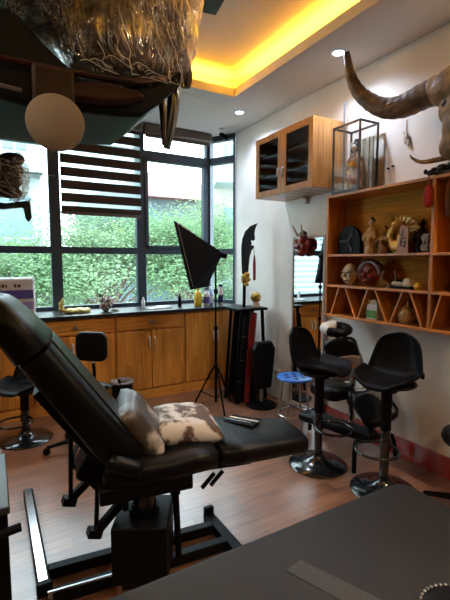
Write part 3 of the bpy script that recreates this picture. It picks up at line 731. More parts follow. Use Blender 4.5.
# ------------------------------------------------------------------ downlights, added fill lamps, camera
DL = [(2.26, 2.30), (2.27, 3.67), (2.26, .9), (2.26, -.5), (-1.4, -.9), (.5, -1.1), (-1.3, 1.0)]  # only lamps with fittings are seen; the others are unseen, added for fill
for i, (x, y) in enumerate(DL):
    if i < 2:
        lb = ('round recessed downlight in the ceiling at the tip of the buffalo horn', 'round recessed downlight in the ceiling near the window corner')[i]
        t = thing('downlight', lb, 'ceiling light', (x, y, ZC-.006), group='recessed downlights')
        obj('trim_ring', lathe(NB(), [(.038, 0), (.055, -.003), (.058, .006), (.038, .006)], 32, cap=False), M['white'], t, smooth=True)
        obj('lens', cyl(NB(), (0, 0, -.001), (0, 0, .005), .037, seg=24), emis('downlight_lens', (.62, .78, 1), 9), t)
    ld = bpy.data.lights.new('downlight_lamp', 'SPOT'); ld.energy = {0: 14, 1: 16, 2: 34, 3: 28, 4: 6, 5: 20, 6: 40}[i]; ld.color = (.70, .80, 1) if (x > 2 and y > 1.5) else (1, .80, .58); ld.spot_size = R(150); ld.spot_blend = .8; ld.shadow_soft_size = .04
    lo = bpy.data.objects.new('downlight_lamp', ld); C.objects.link(lo); lo.location = (x, y, ZC-.03)
# cove strip
b = NB()
for a in ((TX0-.10, TX0-.085, TY0-.1, TY1+.1), (TX1+.085, TX1+.10, TY0-.1, TY1+.1)): bx(b, *a, ZC+.078, ZC+.09)
for a in ((TX0-.085, TX1+.085, TY0-.1, TY0-.085), (TX0-.085, TX1+.085, TY1+.085, TY1+.10)): bx(b, *a, ZC+.078, ZC+.09)
YEL = (1, .46, .03)
tag(obj('led_strip', b, emis('led_yellow', YEL, 4)), 'yellow LED strip hidden in the ceiling tray cove', 'light strip')
def area(loc, rot, sx, sy, e, col, nm, portal=False):
    l = bpy.data.lights.new(nm, 'AREA'); l.shape = 'RECTANGLE'; l.size = sx; l.size_y = sy; l.energy = e; l.color = col
    if portal: l.cycles.is_portal = True
    o = bpy.data.objects.new(nm, l); C.objects.link(o); o.location = loc; o.rotation_euler = rot; return o
LE = 17
lx, ly = (TX0+TX1)/2, (TY0+TY1)/2
area((lx, TY1+.07, ZC+.10), (PI-R(35), 0, 0), TX1-TX0, .03, LE, YEL, 'cove_lamp')
area((lx, TY0-.07, ZC+.10), (PI+R(35), 0, 0), TX1-TX0, .03, LE*.35, YEL, 'cove_lamp')
area((TX1+.07, ly, ZC+.10), (PI, R(35), 0), .03, TY1-TY0, LE*1.3, YEL, 'cove_lamp')
area((TX0-.07, ly, ZC+.10), (PI, -R(35), 0), .03, TY1-TY0, LE*.4, YEL, 'cove_lamp')
t = thing('security_camera', 'small dark security camera on the ceiling at the window corner', 'camera', (2.36, 4.22, ZC-.1), world=True)
obj('mount', lathe(NB(), [(.03, 0), (.03, -.01), (.012, -.02), (.010, -.05)], 16, (2.37, 4.22, ZC)), M['white'], t, smooth=True)
obj('body', cyl(NB(), (2.37, 4.24, ZC-.05), (2.42, 4.16, ZC-.12), .024, .028, 16), M['plastic'], t, smooth=True)
obj('lens', cyl(NB(), (2.42, 4.16, ZC-.12), (2.424, 4.154, ZC-.126), .02, .02, 16), M['gloss'], t)

# ------------------------------------------------------------------ hanging wrapped sculpture
t = thing('wrapped_sculpture', 'large dark carved sculpture wrapped in clear film hanging from the ceiling', 'sculpture', (.2, 1.5, 1.95), world=True)
rs = random.Random(11)
def lump(x, w):
    b = NB(); return b
b = NB()
ell(b, (.10, 1.55, 2.42), (.62, .26, .27), None, 3); ell(b, (-.35, 1.6, 2.45), (.4, .28, .26), None, 3)
ell(b, (.45, 1.50, 2.34), (.20, .22, .20), None, 3); ell(b, (.52, 1.50, 2.46), (.15, .2, .22), None, 3)
ell(b, (.56, 1.46, 2.22), (.10, .14, .13), None, 3)
ell(b, (.42, 1.46, 2.13), (.19, .13, .12), None, 3)
for k in range(16):
    ell(b, (.30+.34*rs.random(), 1.32+.10*rs.random(), 2.14+.34*rs.random()), (.035, .05, .09), (0, rs.random()-.5, 0), 2)
obj('carving', b, M['wrapdark'], t, fuse=.02)
# film: looser shell
b = NB()
ell(b, (.10, 1.53, 2.42), (.66, .33, .31), None, 4); ell(b, (.47, 1.48, 2.38), (.24, .29, .30), None, 4); ell(b, (.56, 1.45, 2.22), (.125, .19, .16), None, 4); ell(b, (.41, 1.44, 2.14), (.225, .19, .15), None, 4)
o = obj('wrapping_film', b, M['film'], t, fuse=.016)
for v in o.data.vertices:
    p = v.co; q = Vector((p.x*13, p.y*13, p.z*3.5+p.x*5)); d = noise.ridged_multi_fractal(q, .9, 2.1, 4, .8, 1.8)*.016+noise.noise(p*30)*.006
    v.co += v.normal*(d-.01)
b = NB()
for k in range(36):
    x = .26+.36*rs.random()**.8; z = 2.0+.36*rs.random(); y = 1.19+.9*max(0, x-.42)**1.3+.03*rs.random()
    n_ = 2+int(rs.random()*3); pts = [(x, y, z)]
    for j in range(n_): pts.append((pts[-1][0]+(.024*rs.random()-.004), pts[-1][1]+.006*rs.gauss(0, 1), max(1.99, pts[-1][2]-.012-.03*rs.random())))
    P = smoothpts(pts, 3); w_ = .0004+.0009*rs.random()**2
    tube(b, P, [w_*(.4+math.sin(PI*(i_+.5)/len(P))) for i_ in range(len(P))], 5)
for k in range(12):
    x = .22+.36*rs.random(); z = 1.985+.03*rs.random(); y = 1.215+.5*max(0, x-.42)
    tube(b, smoothpts([(x, y, z), (x+.02, y-.004, z+.012*rs.random()), (x+.05+.03*rs.random(), y+.004, z+.02*rs.random()-.01)], 3), .0009, 5)
obj('film_fold', b, mat('film_fold_plastic', (.55, .54, .53), .12, coat=1), t, smooth=True)  # pale strands along the folds, added to stand for white glints
# film shreds
b = NB()
for k in range(9):
    x = .60+.03*rs.random(); y = 1.40+.12*rs.random(); z = 2.28+.12*rs.random()
    pts = [(x, y, z)]
    for j in range(4): pts.append((pts[-1][0]+.012*rs.random(), pts[-1][1], pts[-1][2]-.04*rs.random()-.008))
    tube(b, smoothpts(pts, 3), .0022, 5)
obj('film_shred', b, mat('film_shred_plastic', (.6, .57, .5), .25), t)
# hull-like glossy underside with dark fins
b = prism(NB(), [(-.75, 2.12), (-.75, 1.90), (.05, 1.888), (.12, 1.88), (.23, 1.888), (.36, 1.895), (.44, 1.905), (.50, 1.955), (.56, 2.01), (.605, 2.06), (.585, 2.08), (.50, 2.02), (.42, 1.985), (.26, 1.985), (.16, 2.06), (.10, 2.12)], 'xz', 1.30, 1.68)
obj('hull', b, M['hullmatt'], t, bevel=.03, seg=5)
b = prism(NB(), [(.17, 1.925), (.22, 1.957), (.32, 1.972), (.42, 1.970), (.45, 1.955), (.40, 1.930), (.32, 1.912), (.22, 1.908)], 'xz', 1.265, 1.31); obj('hull_lens', b, mat('dark_brown_hull', (.03, .010, .007), .5, spec=.2), t, bevel=.012, seg=4)
b = NB(); tube(b, smoothpts([(-.7, 1.29, 2.00), (-.1, 1.285, 1.985), (.2, 1.28, 1.985), (.42, 1.285, 2.00), (.58, 1.32, 2.07)], 5), .009, 8); obj('hull_rail', b, M['hullred'], t, smooth=True)
b = NB(); tube(b, smoothpts([(-.7, 1.30, 1.935), (-.1, 1.295, 1.925), (.1, 1.295, 1.915)], 5), .006, 8); obj('hull_rail', b, M['steel'], t, smooth=True)
for (x0, y, z0, x1, z1, w, mm) in ((.545, 1.45, 2.08, .575, 1.87, .014, M['hullred']), (.615, 1.45, 2.10, .585, 1.86, .021, M['hullblue'])):
    P = smoothpts([(x0, y, z0), ((x0+x1)/2+.012, y, (z0+z1)/2+.03), (x1, y, z1)], 6)
    bmf = tube(NB(), P, [w*(.55+.6*math.sin(PI*min(.93, (i+1)/len(P)))) for i in range(len(P))], 10)
    bmesh.ops.scale(bmf, verts=bmf.verts, vec=(1, .45, 1), space=Matrix.Translation((0, -y, 0)))
    obj('hanging_fin', bmf, mm, t, smooth=True)
obj('round_disc', lathe(NB(), [(.001, -.008), (.071, -.008), (.076, -.004), (.076, .004), (.071, .008), (.001, .008)], 48, (.178, 1.25, 1.83), rotm(R(90), 0, R(-8))), M['disc'], t, smooth=True)
b = NB(); bx(b, .125, .235, 1.262, 1.30, 1.85, 1.985); obj('disc_bracket', b, mat('dark_brown_bracket', (.035, .02, .014), .6, spec=.2), t, bevel=.01)
b = NB(); cyl(b, (.3, 1.55, 2.6), (.3, 1.55, 3.17), .004, seg=6); cyl(b, (-.3, 1.6, 2.6), (-.3, 1.6, 3.17), .004, seg=6); obj('hanging_wire', b, M['steel'], t)

t = thing('wrapped_fist', 'smaller film-wrapped dark knuckled piece hanging before the left window', 'sculpture', (0, 1.6, 1.58), world=True)
b = NB(); ell(b, (-.03, 1.62, 1.735), (.11, .06, .085), None, 3)
for k in range(4): ell(b, (.085-.004*k, 1.60, 1.795-.038*k), (.042, .05, .019), None, 3)
ell(b, (-.14, 1.62, 1.74), (.1, .05, .07))
obj('knuckles', b, M['wrapdark'], t, fuse=.008)
b = NB(); ell(b, (-.03, 1.61, 1.735), (.118, .07, .092), None, 4); ell(b, (.092, 1.60, 1.735), (.045, .056, .082), None, 4); ell(b, (-.14, 1.62, 1.74), (.12, .075, .09), None, 3)
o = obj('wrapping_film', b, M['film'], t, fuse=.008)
for v in o.data.vertices: v.co += v.normal*(noise.noise(v.co*38)*.009+noise.noise(Vector((v.co.x*60, v.co.y*60, v.co.z*15)))*.008)
b = NB(); rs = random.Random(4)
for k in range(34):
    x = .02+.10*rs.random(); z = 1.67+.13*rs.random(); y = 1.545+.03*rs.random(); pts = [(x, y, z)]
    for j in range(3): pts.append((pts[-1][0]+.016*rs.gauss(0, 1)+.006, y+.003*rs.gauss(0, 1), pts[-1][2]-.018*rs.random()))
    tube(b, smoothpts(pts, 3), .0011, 5)
obj('film_fold', b, bpy.data.materials['film_fold_plastic'], t, smooth=True)
b = prism(NB(), [(-.2, 1.665), (.06, 1.645), (.135, 1.66), (.138, 1.60), (.128, 1.585), (.118, 1.60), (.112, 1.635), (.05, 1.625), (-.2, 1.64)], 'xz', 1.59, 1.62)
obj('fin', b, M['hullblue'], t, bevel=.004)
b = NB(); cyl(b, (-.12, 1.62, 1.8), (-.12, 1.62, 3.17), .003, seg=6); obj('hanging_wire', b, M['steel'], t)

b = NB(); t = thing('hanging_panel', 'dark green mottled panel hanging under the ceiling tray at the top', 'panel', (.9, 1.6, 2.6), world=True)
obj('board', box(NB(), (.765, 1.73, 2.725), (.52, .56, .05), (0, 0, R(-10))), M['panel'], t, bevel=.006)
b = NB()
for dx, dy in ((-.2, .1), (.2, .1), (0, -.2)): cyl(b, (.765+dx, 1.73+dy, 2.745), (.765+dx, 1.73+dy, 3.17), .003, seg=6)
obj('hanging_wire', b, M['steel'], t)

# ------------------------------------------------------------------ softbox on stand
t = thing('light_stand', 'slim black tripod light stand before the cabinets holding the softbox', 'light stand', (1.89, 3.48, 0), world=True)
sx, sy = 1.89, 3.48
obj('pole', cyl(NB(), (sx, sy, .06), (sx, sy, .80), .013), M['black'], t, smooth=True)
obj('upper_pole', cyl(NB(), (sx, sy, .80), (sx, sy, 1.50), .009), M['black'], t, smooth=True)
for z in (.80, .42, 1.16): obj('collar', cyl(NB(), (sx, sy, z-.02), (sx, sy, z+.02), .02), M['plastic'], t, smooth=True)
for a in (20, 140, 262):
    d = Vector((math.cos(R(a)), math.sin(R(a)), 0)); b = NB()
    tube(b, smoothpts([Vector((sx, sy, .42)), Vector((sx, sy, .38))+d*.04, Vector((sx, sy, .010))+d*.23], 3), .009, 8)
    l = obj('leg', b, M['black'], t, smooth=True)
    b = NB(); tube(b, [Vector((sx, sy, .10)), Vector((sx, sy, .16))+d*.148], .005, 6); obj('brace', b, M['black'], l)
    obj('foot_cap', ell(NB(), Vector((sx, sy, .011))+d*.23, .011), M['plastic'], l, smooth=True)
obj('tilt_head', box(NB(), (sx, sy, 1.50), (.03, .03, .06)), M['plastic'], t, bevel=.005)
t = thing('softbox', 'black pyramid softbox lamp tilted left on top of the light stand', 'softbox', (sx, sy, 1.48), world=True)
ap = Vector((1.885, 3.41, 1.52))
A = Vector((1.40, 3.32, 1.79)); B_ = Vector((1.55, 3.32, 1.20)); C_ = Vector((1.86, 3.60, 1.20)); D_ = Vector((1.70, 3.64, 1.74))
b = NB()
apr = [b.verts.new(ap+Vector(o_)*.03) for o_ in ((-.3, -1, 1), (.3, -1, -1), (.3, 1, -1), (-.3, 1, 1))]
cor = [b.verts.new(p) for p in (A, B_, C_, D_)]
for i in range(4): b.faces.new((apr[i], apr[(i+1) % 4], cor[(i+1) % 4], cor[i]))
b.faces.new(apr)
o = obj('shell', b, M['cloth_black'], t); s = o.modifiers.new('s', 'SOLIDIFY'); s.thickness = .006
cen = (A+B_+C_+D_)/4; ins = [p+(ap-p).normalized()*.03 for p in (A, B_, C_, D_)]
b = NB(); vs = [b.verts.new(p) for p in ins]; b.faces.new(vs); o = obj('diffuser', b, M['whitecloth'], t); s = o.modifiers.new('s', 'SOLIDIFY'); s.thickness = .004
b = NB(); tube(b, [A, B_, C_, D_], .006, 8, True); obj('rim', b, M['black'], t)
obj('lamp_housing', cyl(NB(), ap+Vector((-.03, 0, 0)), ap+Vector((.08, .01, -.02)), .032, .026), M['plastic'], t, smooth=True)

# ------------------------------------------------------------------ weapon rack, guandao, gold ball
t = thing('weapon_rack', 'black tapering display stand in the corner holding red scabbards', 'stand', (2.32, 3.6, 0), world=True)
obj('top_board', bx(NB(), 2.15, 2.50, 3.47, 3.75, .945, .97), M['black'], t, bevel=.004)
b = prism(NB(), [(2.24, .945), (2.44, .945), (2.50, .02), (2.16, .02)], 'xz', 3.70, 3.72); obj('back_panel', b, M['black'], t)
for x0, x1 in ((2.20, 2.13), (2.45, 2.50)):
    for y in (3.50, 3.71): obj('leg', tube(NB(), [(x0, y, .945), (x1, y, 0)], .018, 8), M['black'], t)
obj('lower_board', bx(NB(), 2.15, 2.48, 3.50, 3.72, .05, .07), M['black'], t)
obj('cross_bar', bx(NB(), 2.17, 2.47, 3.49, 3.51, .55, .58), M['black'], t)
def scab(label, p0, p1, m, r):
    t = thing('scabbard', label, 'scabbard', p0, group='scabbards leaning in the corner stand', world=True)
    p0, p1 = Vector(p0), Vector(p1)
    P = [p0.lerp(p1, k/8) for k in range(9)]; obj('sheath', tube(NB(), P, r, 10), m, t, smooth=True)
    for f in (.25, .5, .78): obj('band', cyl(NB(), p0.lerp(p1, f), p0.lerp(p1, f+.012), r*1.15, seg=12), mat('aged_brass', (.12, .08, .04), .4, metal=.7) if f == .25 else bpy.data.materials['aged_brass'], t)
    obj('hilt', cyl(NB(), p1, p1+(p1-p0).normalized()*.01, r*.8), M['black'], t)
scab('thick red lacquer scabbard leaning nearest in the corner stand', (2.21, 3.43, .02), (2.32, 3.45, .92), M['red'], .030)
scab('slim dark red scabbard beside the thick one in the corner stand', (2.27, 3.53, .072), (2.36, 3.55, .94), M['red'], .020)
scab('black scabbard leaning at the left of the corner stand', (2.12, 3.44, .02), (2.22, 3.45, .88), M['plastic'], .022)
t = thing('guandao', 'curved polearm blade with gold dragon collar standing upright on the corner stand', 'polearm', (2.29, 3.6, .97), world=True)
obj('pole', cyl(NB(), (2.29, 3.6, .971), (2.295, 3.6, 1.26), .017), M['plastic'], t, smooth=True)
b = NB(); ell(b, (2.297, 3.595, 1.255), (.045, .04, .05)); ell(b, (2.31, 3.58, 1.31), (.035, .035, .03)); ell(b, (2.27, 3.58, 1.29), (.025, .03, .03)); ell(b, (2.30, 3.57, 1.21), (.03, .03, .02)); ell(b, (2.335, 3.58, 1.26), (.02, .02, .025))
obj('dragon_collar', b, M['gold'], t, fuse=.005)
bl = [(2.268, 1.30), (2.258, 1.45), (2.255, 1.60), (2.268, 1.68), (2.30, 1.755), (2.36, 1.81), (2.452, 1.845), (2.425, 1.79), (2.413, 1.74), (2.42, 1.675), (2.395, 1.655), (2.385, 1.67), (2.37, 1.66), (2.38, 1.635), (2.37, 1.61), (2.395, 1.615), (2.412, 1.60), (2.38, 1.56), (2.357, 1.50), (2.345, 1.40), (2.335, 1.30)]
obj('blade', prism(NB(), bl, 'xz', 3.595, 3.605), mat('dark_blade', (.035, .037, .042), .3, metal=.8), t, bevel=.001)
b = NB(); tube(b, [(2.405, 3.6, 1.61), (2.412, 3.6, 1.54), (2.415, 3.6, 1.50)], .003, 6)
for k in range(14):
    a = k*2.4; tube(b, [(2.415+.004*math.cos(a), 3.6+.004*math.sin(a), 1.51), (2.416+.012*math.cos(a), 3.6+.012*math.sin(a), 1.42), (2.418+.011*math.cos(a), 3.6+.011*math.sin(a), 1.25)], .0035, 5)
obj('tassel', b, M['redcloth'], t)
t = thing('ball_ornament', 'gold ball ornament on a white base on the corner stand', 'ornament', (2.41, 3.56, .97), world=True)
obj('base', lathe(NB(), [(.045, 0), (.048, .02), (.035, .04), (.03, .055)], 20, (2.41, 3.56, .971)), M['whitecloth'], t, smooth=True)
b = NB(); ell(b, (2.41, 3.56, 1.075), .055, None, 3)
for v in b.verts: v.co += (v.co-Vector((2.41, 3.56, 1.075)))*.18*noise.noise(v.co*40)
obj('ball', b, M['gold'], t, smooth=True)

# armrest stand
t = thing('armrest_stand', 'black padded tattoo armrest on a round-based stand by the socket wall', 'armrest', (2.33, 3.33, 0))
obj('base', lathe(NB(), [(.001, 0), (.155, 0), (.158, .008), (.14, .016), (.04, .026), (.018, .04), (.001, .04)], 40), M['black'], t, smooth=True)
obj('pole', cyl(NB(), (0, 0, .03), (0, 0, .28), .018), M['steel'], t, smooth=True)
b = prism(NB(), [(-.09, .18), (.09, .18), (.135, .58), (.09, .655), (-.08, .655), (-.125, .58)], 'xz', -.06, .02)
obj('pad', b, M['leather'], t, bevel=.02, seg=4)

# waste bin
t = thing('waste_bin', 'small black mesh waste bin with plastic liner before the cabinets', 'bin', (1.08, 3.92, 0))
obj('basket', lathe(NB(), [(.085, 0), (.09, .005), (.105, .26), (.110, .265), (.110, .275), (.100, .272), (.082, .012), (.001, .012)], 28), M['plastic'], t, smooth=True)
b = NB(); rs = random.Random(5)
for k in range(20):
    a = k*2*PI/20; ell(b, (.103*math.cos(a), .103*math.sin(a), .275+.006*rs.random()), (.022, .022, .014), None, 1)
for k in range(7): ell(b, (.07*math.cos(k*2.3), .07*math.sin(k*2.3), .262), (.03, .03, .03), None, 1)
obj('liner', b, mat('bin_liner', (.35, .35, .36), .25), t, fuse=.008)

# ------------------------------------------------------------------ bar stools
def stool_shell():
    prof = [(.20, -.028), (.19, -.008), (.14, -.002), (.07, -.012), (-.02, -.02), (-.10, -.012), (-.155, .02), (-.185, .07), (-.205, .13), (-.22, .19), (-.232, .245), (-.238, .275), (-.238, .29)]
    wid = [.10, .145, .185, .205, .21, .208, .20, .19, .18, .165, .145, .11, .06]
    bm = NB(); rows = []
    nU = 16
    for i, ((y, z), w) in enumerate(zip(prof, wid)):
        row = []
        for j in range(nU+1):
            u = -1+2*j/nU
            side = abs(u)**3
            zz = z; yy = y
            if i <= 5: zz += side*(.03+.012*i)
            else: zz -= side*.02*(1 if i < 9 else .4); yy += side*.075*(1-.05*(i-6))
            row.append(bm.verts.new((u*w*.94, yy*.95, zz*.95)))
        rows.append(row)
    for Ar, Br in zip(rows, rows[1:]):
        for j in range(nU): bm.faces.new((Ar[j], Ar[j+1], Br[j+1], Br[j]))
    return bm
def bar_stool(label, x, y, face, hs, group='black bucket-seat bar stools', low=False):
    """face: direction (radians) the sitter looks"""
    t = thing('bar_stool', label, 'bar stool', (x, y, 0), face-PI/2, group)
    obj('base', lathe(NB(), [(.001, 0), (.20, 0), (.205, .006), (.198, .014), (.12, .03), (.06, .05), (.038, .075), (.032, .10), (.001, .10)], 48), M['gloss'], t, smooth=True)
    obj('outer_column', cyl(NB(), (0, 0, .09), (0, 0, .40*(hs/.7)), .028, seg=24), M['gloss'], t, smooth=True)
    obj('piston', cyl(NB(), (0, 0, .39*(hs/.7)), (0, 0, hs-.05), .033 if not low else .02, seg=24), M['plastic'], t, smooth=True)
    zr = .30*(hs/.7)
    b = NB(); torus(b, (0, .12, zr), .125, .009, None, 36, 10); tube(b, [(0, .025, zr), (0, 0, zr)], .02, 10); cyl(b, (0, 0, zr-.03), (0, 0, zr+.03), .036)
    obj('footrest', b, M['gloss'], t, smooth=True)
    b = NB(); tube(b, smoothpts([(.02, 0, hs-.055), (.10, .02, hs-.06), (.19, .03, hs-.085)], 4), .005, 8); obj('lever', b, M['chrome'], t, smooth=True)
    obj('mounting_plate', box(NB(), (0, 0, hs-.042), (.16, .16, .02)), M['black'], t, bevel=.004)
    s = stool_shell(); bmesh.ops.translate(s, verts=s.verts, vec=(0, 0, hs))
    o = obj('seat', s, M['plastic'], t, smooth=True, angle=80)
    md = o.modifiers.new('s', 'SOLIDIFY'); md.thickness = .016; md.offset = -1
    md = o.modifiers.new('b', 'SUBSURF'); md.levels = 1; md.render_levels = 1
    # thin padded seat cushion
    cb = NB(); n = 14; rings = []
    for r_, z_ in ((0, .012), (.07, .012), (.13, .010), (.165, .004), (.178, -.006)):
        rings.append([cb.verts.new((r_*math.cos(2*PI*k/24), r_*math.sin(2*PI*k/24)*.95+.01, hs+z_)) for k in range(24)] if r_ else [cb.verts.new((0, .01, hs+z_))])
    for k in range(24): cb.faces.new((rings[0][0], rings[1][k], rings[1][(k+1) % 24]))
    for Ar, Br in zip(rings[1:], rings[2:]):
        for k in range(24): cb.faces.new((Ar[k], Br[k], Br[(k+1) % 24], Ar[(k+1) % 24]))
    c = obj('seat_pad', cb, M['leather'], t, smooth=True, angle=80); md = c.modifiers.new('s', 'SOLIDIFY'); md.thickness = .012
    return t
bar_stool('black bar stool standing before the mirror, seat turned right', 1.98, 2.12, math.atan2(-1.0, .30), .70)
bar_stool('black bar stool nearest the camera below the display shelf', 2.11, 1.66, math.atan2(-.30, -1.0), .715)
bar_stool('low black bar stool behind the tattoo chair headrest', .20, 3.62, math.atan2(-.75, -.6), .44)

# office stool hidden mostly behind the tattoo chair: back and stem
t = thing('swivel_chair', 'low black swivel chair whose backrest shows behind the tattoo chair', 'chair', (.55, 3.22, 0), R(-40))
b = NB()
for k in range(5): a = k*2*PI/5; tube(b, [(0, 0, .09), (.24*math.cos(a), .24*math.sin(a), .055)], [.02, .013], 8)
obj('star_base', b, M['plastic'], t, smooth=True)
for k in range(5):
    a = k*2*PI/5; obj('caster', cyl(NB(), (.24*math.cos(a)-.012*math.sin(a), .24*math.sin(a)+.012*math.cos(a), .027), (.24*math.cos(a)+.012*math.sin(a), .24*math.sin(a)-.012*math.cos(a), .027), .026), M['plastic'], t, smooth=True)
obj('gas_lift', cyl(NB(), (0, 0, .08), (0, 0, .42), .022), M['plastic'], t, smooth=True)
obj('seat', cushion(NB(), .40, .38, .10, (0, 0, .46)), M['leather'], t, smooth=True, angle=80)
b = NB(); tube(b, smoothpts([(0, .05, .42), (0, .22, .42), (0, .255, .50), (0, .245, .62)], 4), .014, 8); obj('back_bar', b, M['plastic'], t, smooth=True)
b = prism(NB(), roundpoly(-.135, .135, .64, .88, .06), 'xz', .20, .245); obj('backrest', b, M['leather'], t, bevel=.018, seg=4)

# edge stool at right picture edge
t = thing('work_stool', 'round black work stool cut off by the right edge of the picture', 'stool', (2.36, 1.25, 0))
obj('seat', lathe(NB(), [(.001, .40), (.14, .40), (.165, .41), (.175, .435), (.165, .465), (.14, .475), (.001, .478)], 40), M['leather'], t, smooth=True)
obj('gas_lift', cyl(NB(), (0, 0, .07), (0, 0, .40), .022), M['gloss'], t, smooth=True)
for k in range(5):
    a = k*2*PI/5+.9
    l = obj('leg', tube(NB(), [(0, 0, .08), (.25*math.cos(a), .25*math.sin(a), .055)], [.022, .014], 8), M['plastic'], t, smooth=True)
    obj('caster', cyl(NB(), (.25*math.cos(a)-.012*math.sin(a), .25*math.sin(a)+.012*math.cos(a), .026), (.25*math.cos(a)+.012*math.sin(a), .25*math.sin(a)-.012*math.cos(a), .026), .025), M['plastic'], l, smooth=True)

# blue stool
t = thing('plastic_top_stool', 'small stool with perforated blue top and chrome legs below the mirror', 'stool', (2.27, 2.74, 0))
b = lathe(NB(), [(.001, .425), (.135, .425), (.150, .430), (.155, .440), (.150, .450), (.138, .453), (.001, .450)], 36)
obj('seat', b, M['blue'], t, smooth=True)
b = NB()
for k in range(6): a = k*PI/3; cyl(b, (.08*math.cos(a), .08*math.sin(a), .449), (.08*math.cos(a), .08*math.sin(a), .4535), .022, seg=14)
cyl(b, (0, 0, .449), (0, 0, .4535), .022, seg=14); obj('hole', b, mat('dark_blue_hole', (.008, .03, .15), .6), t)
for k in range(4):
    a = PI/4+k*PI/2+.5; obj('leg', tube(NB(), [(.11*math.cos(a), .11*math.sin(a), .425), (.145*math.cos(a), .145*math.sin(a), 0)], .008, 10), M['chrome'], t, smooth=True)
b = NB(); torus(b, (0, 0, .12), .142, .006); obj('foot_ring', b, M['chrome'], t, smooth=True)

# pink stool at left edge
t = thing('pink_stool', 'small pink plastic stool cut off by the left edge', 'stool', (-.14, 3.42, 0))
obj('seat', lathe(NB(), [(.001, .235), (.14, .235), (.155, .245), (.155, .262), (.14, .268), (.001, .268)], 30), M['pink'], t, smooth=True)
for k in range(4):
    a = PI/4+k*PI/2-.6; l = obj('leg', tube(NB(), [(.10*math.cos(a), .10*math.sin(a), .236), (.14*math.cos(a), .14*math.sin(a), .02)], [.022, .016], 10), M['pink'], t, smooth=True)
    obj('foot_cap', lathe(NB(), [(.022, 0), (.024, .02), (.018, .03)], 14, (.14*math.cos(a), .14*math.sin(a), 0)), M['whitecloth'], l, smooth=True)

# ------------------------------------------------------------------ massage chair (kneeling) by the wall
t = thing('massage_chair', 'black kneeling massage chair with padded face cradle between the bar stools', 'massage chair', (2.3, 2.2, 0), world=True)
b = NB(); torus(b, (2.31, 2.30, .925), .088, .034, rotm(R(6), R(-6), 0), 28, 12)
obj('face_cradle', b, M['leather'], t, smooth=True)
b = NB(); P = [Vector((2.31, 2.30, .93))+rotm(R(6), R(-6), 0).to_3x3() @ Vector((.088*math.cos(R(a)), .088*math.sin(R(a)), 0)) for a in range(50, 191, 14)]
tube(b, P, .039, 12); obj('cradle_towel', b, M['whitecloth'], t, smooth=True)
b = NB()
for s in (-1, 1): tube(b, smoothpts([(2.33, 2.29+s*.045, .885), (2.35, 2.27+s*.04, .84), (2.37, 2.24+s*.035, .79)], 3), .014, 8)
obj('cradle_arm', b, M['plastic'], t, smooth=True)
pad = prism(NB(), [(x*1.0, z) for x, z in roundpoly(-.125, .125, -.17, .17, .06)], 'xz', -.04, .04)
bmesh.ops.transform(pad, matrix=Matrix.Translation((2.34, 2.24, .70)) @ rotm(R(16), R(-14), R(-58)), verts=pad.verts)
obj('chest_pad', pad, M['leather'], t, bevel=.022, seg=4)
pad = prism(NB(), roundpoly(-.130, .130, -.175, .05, .05), 'xz', -.046, .046)
bmesh.ops.transform(pad, matrix=Matrix.Translation((2.34, 2.24, .70)) @ rotm(R(16), R(-14), R(-58)), verts=pad.verts)
obj('chest_pad_cover', pad, M['taupe'], t, bevel=.022, seg=4)
obj('column', tube(NB(), smoothpts([(2.39, 2.19, .58), (2.40, 2.21, .40), (2.40, 2.2, .20)], 4), .026, 12), M['chrome'], t, smooth=True)
obj('column', tube(NB(), smoothpts([(2.44, 2.12, .60), (2.44, 2.06, .40), (2.42, 2.02, .22)], 4), .018, 12), M['plastic'], t, smooth=True)
b = prism(NB(), roundpoly(2.16, 2.42, 2.16, 2.46, .07), 'xy', .40, .50); obj('arm_pad', b, M['leather'], t, bevel=.03, seg=4)
b = NB(); cyl(b, (2.28, 2.14, .43), (2.40, 2.06, .43), .055); obj('arm_roll', b, M['leather'], t, smooth=True, bevel=.02)
b = NB(); tube(b, [(2.30, 2.52, .21), (2.30, 2.2, .21), (2.32, 1.9, .21)], .02, 8); obj('beam', b, M['plastic'], t, smooth=True)
b = NB(); box(b, (2.18, 2.15, .24), (.14, .60, .07), (0, 0, R(14))); obj('knee_pad', b, M['leather'], t, bevel=.025, seg=4)
b = prism(NB(), roundpoly(-.13, .13, -.13, .13, .06), 'xy', -.045, .045)
bmesh.ops.transform(b, matrix=Matrix.Translation((2.33, 1.93, .42)) @ rotm(R(42), R(-20), R(-20)), verts=b.verts)
obj('seat_pad', b, M['leather'], t, bevel=.03, seg=4)
obj('seat_post', cyl(NB(), (2.33, 1.96, .22), (2.33, 1.95, .38), .022), M['plastic'], t, smooth=True)
obj('foot', tube(NB(), smoothpts([(2.30, 2.5, .21), (2.31, 2.56, .19), (2.31, 2.58, .02)], 3), .016, 8), M['plastic'], t, smooth=True)
obj('foot', tube(NB(), smoothpts([(2.28, 1.92, .22), (2.15, 1.91, .22), (2.11, 1.90, .19), (2.09, 1.885, .016)], 4), .016, 8), M['plastic'], t, smooth=True)
obj('foot', tube(NB(), smoothpts([(2.32, 1.90, .21), (2.46, 1.88, .20), (2.50, 1.87, .016)], 4), .016, 8), M['plastic'], t, smooth=True)

# ------------------------------------------------------------------ tattoo chair
t = thing('tattoo_chair', 'large black leather reclining tattoo chair in the middle of the room', 'tattoo chair', (.58, 1.70, 0), world=True)
th = R(-9); AX = Vector((math.cos(th), math.sin(th), 0))
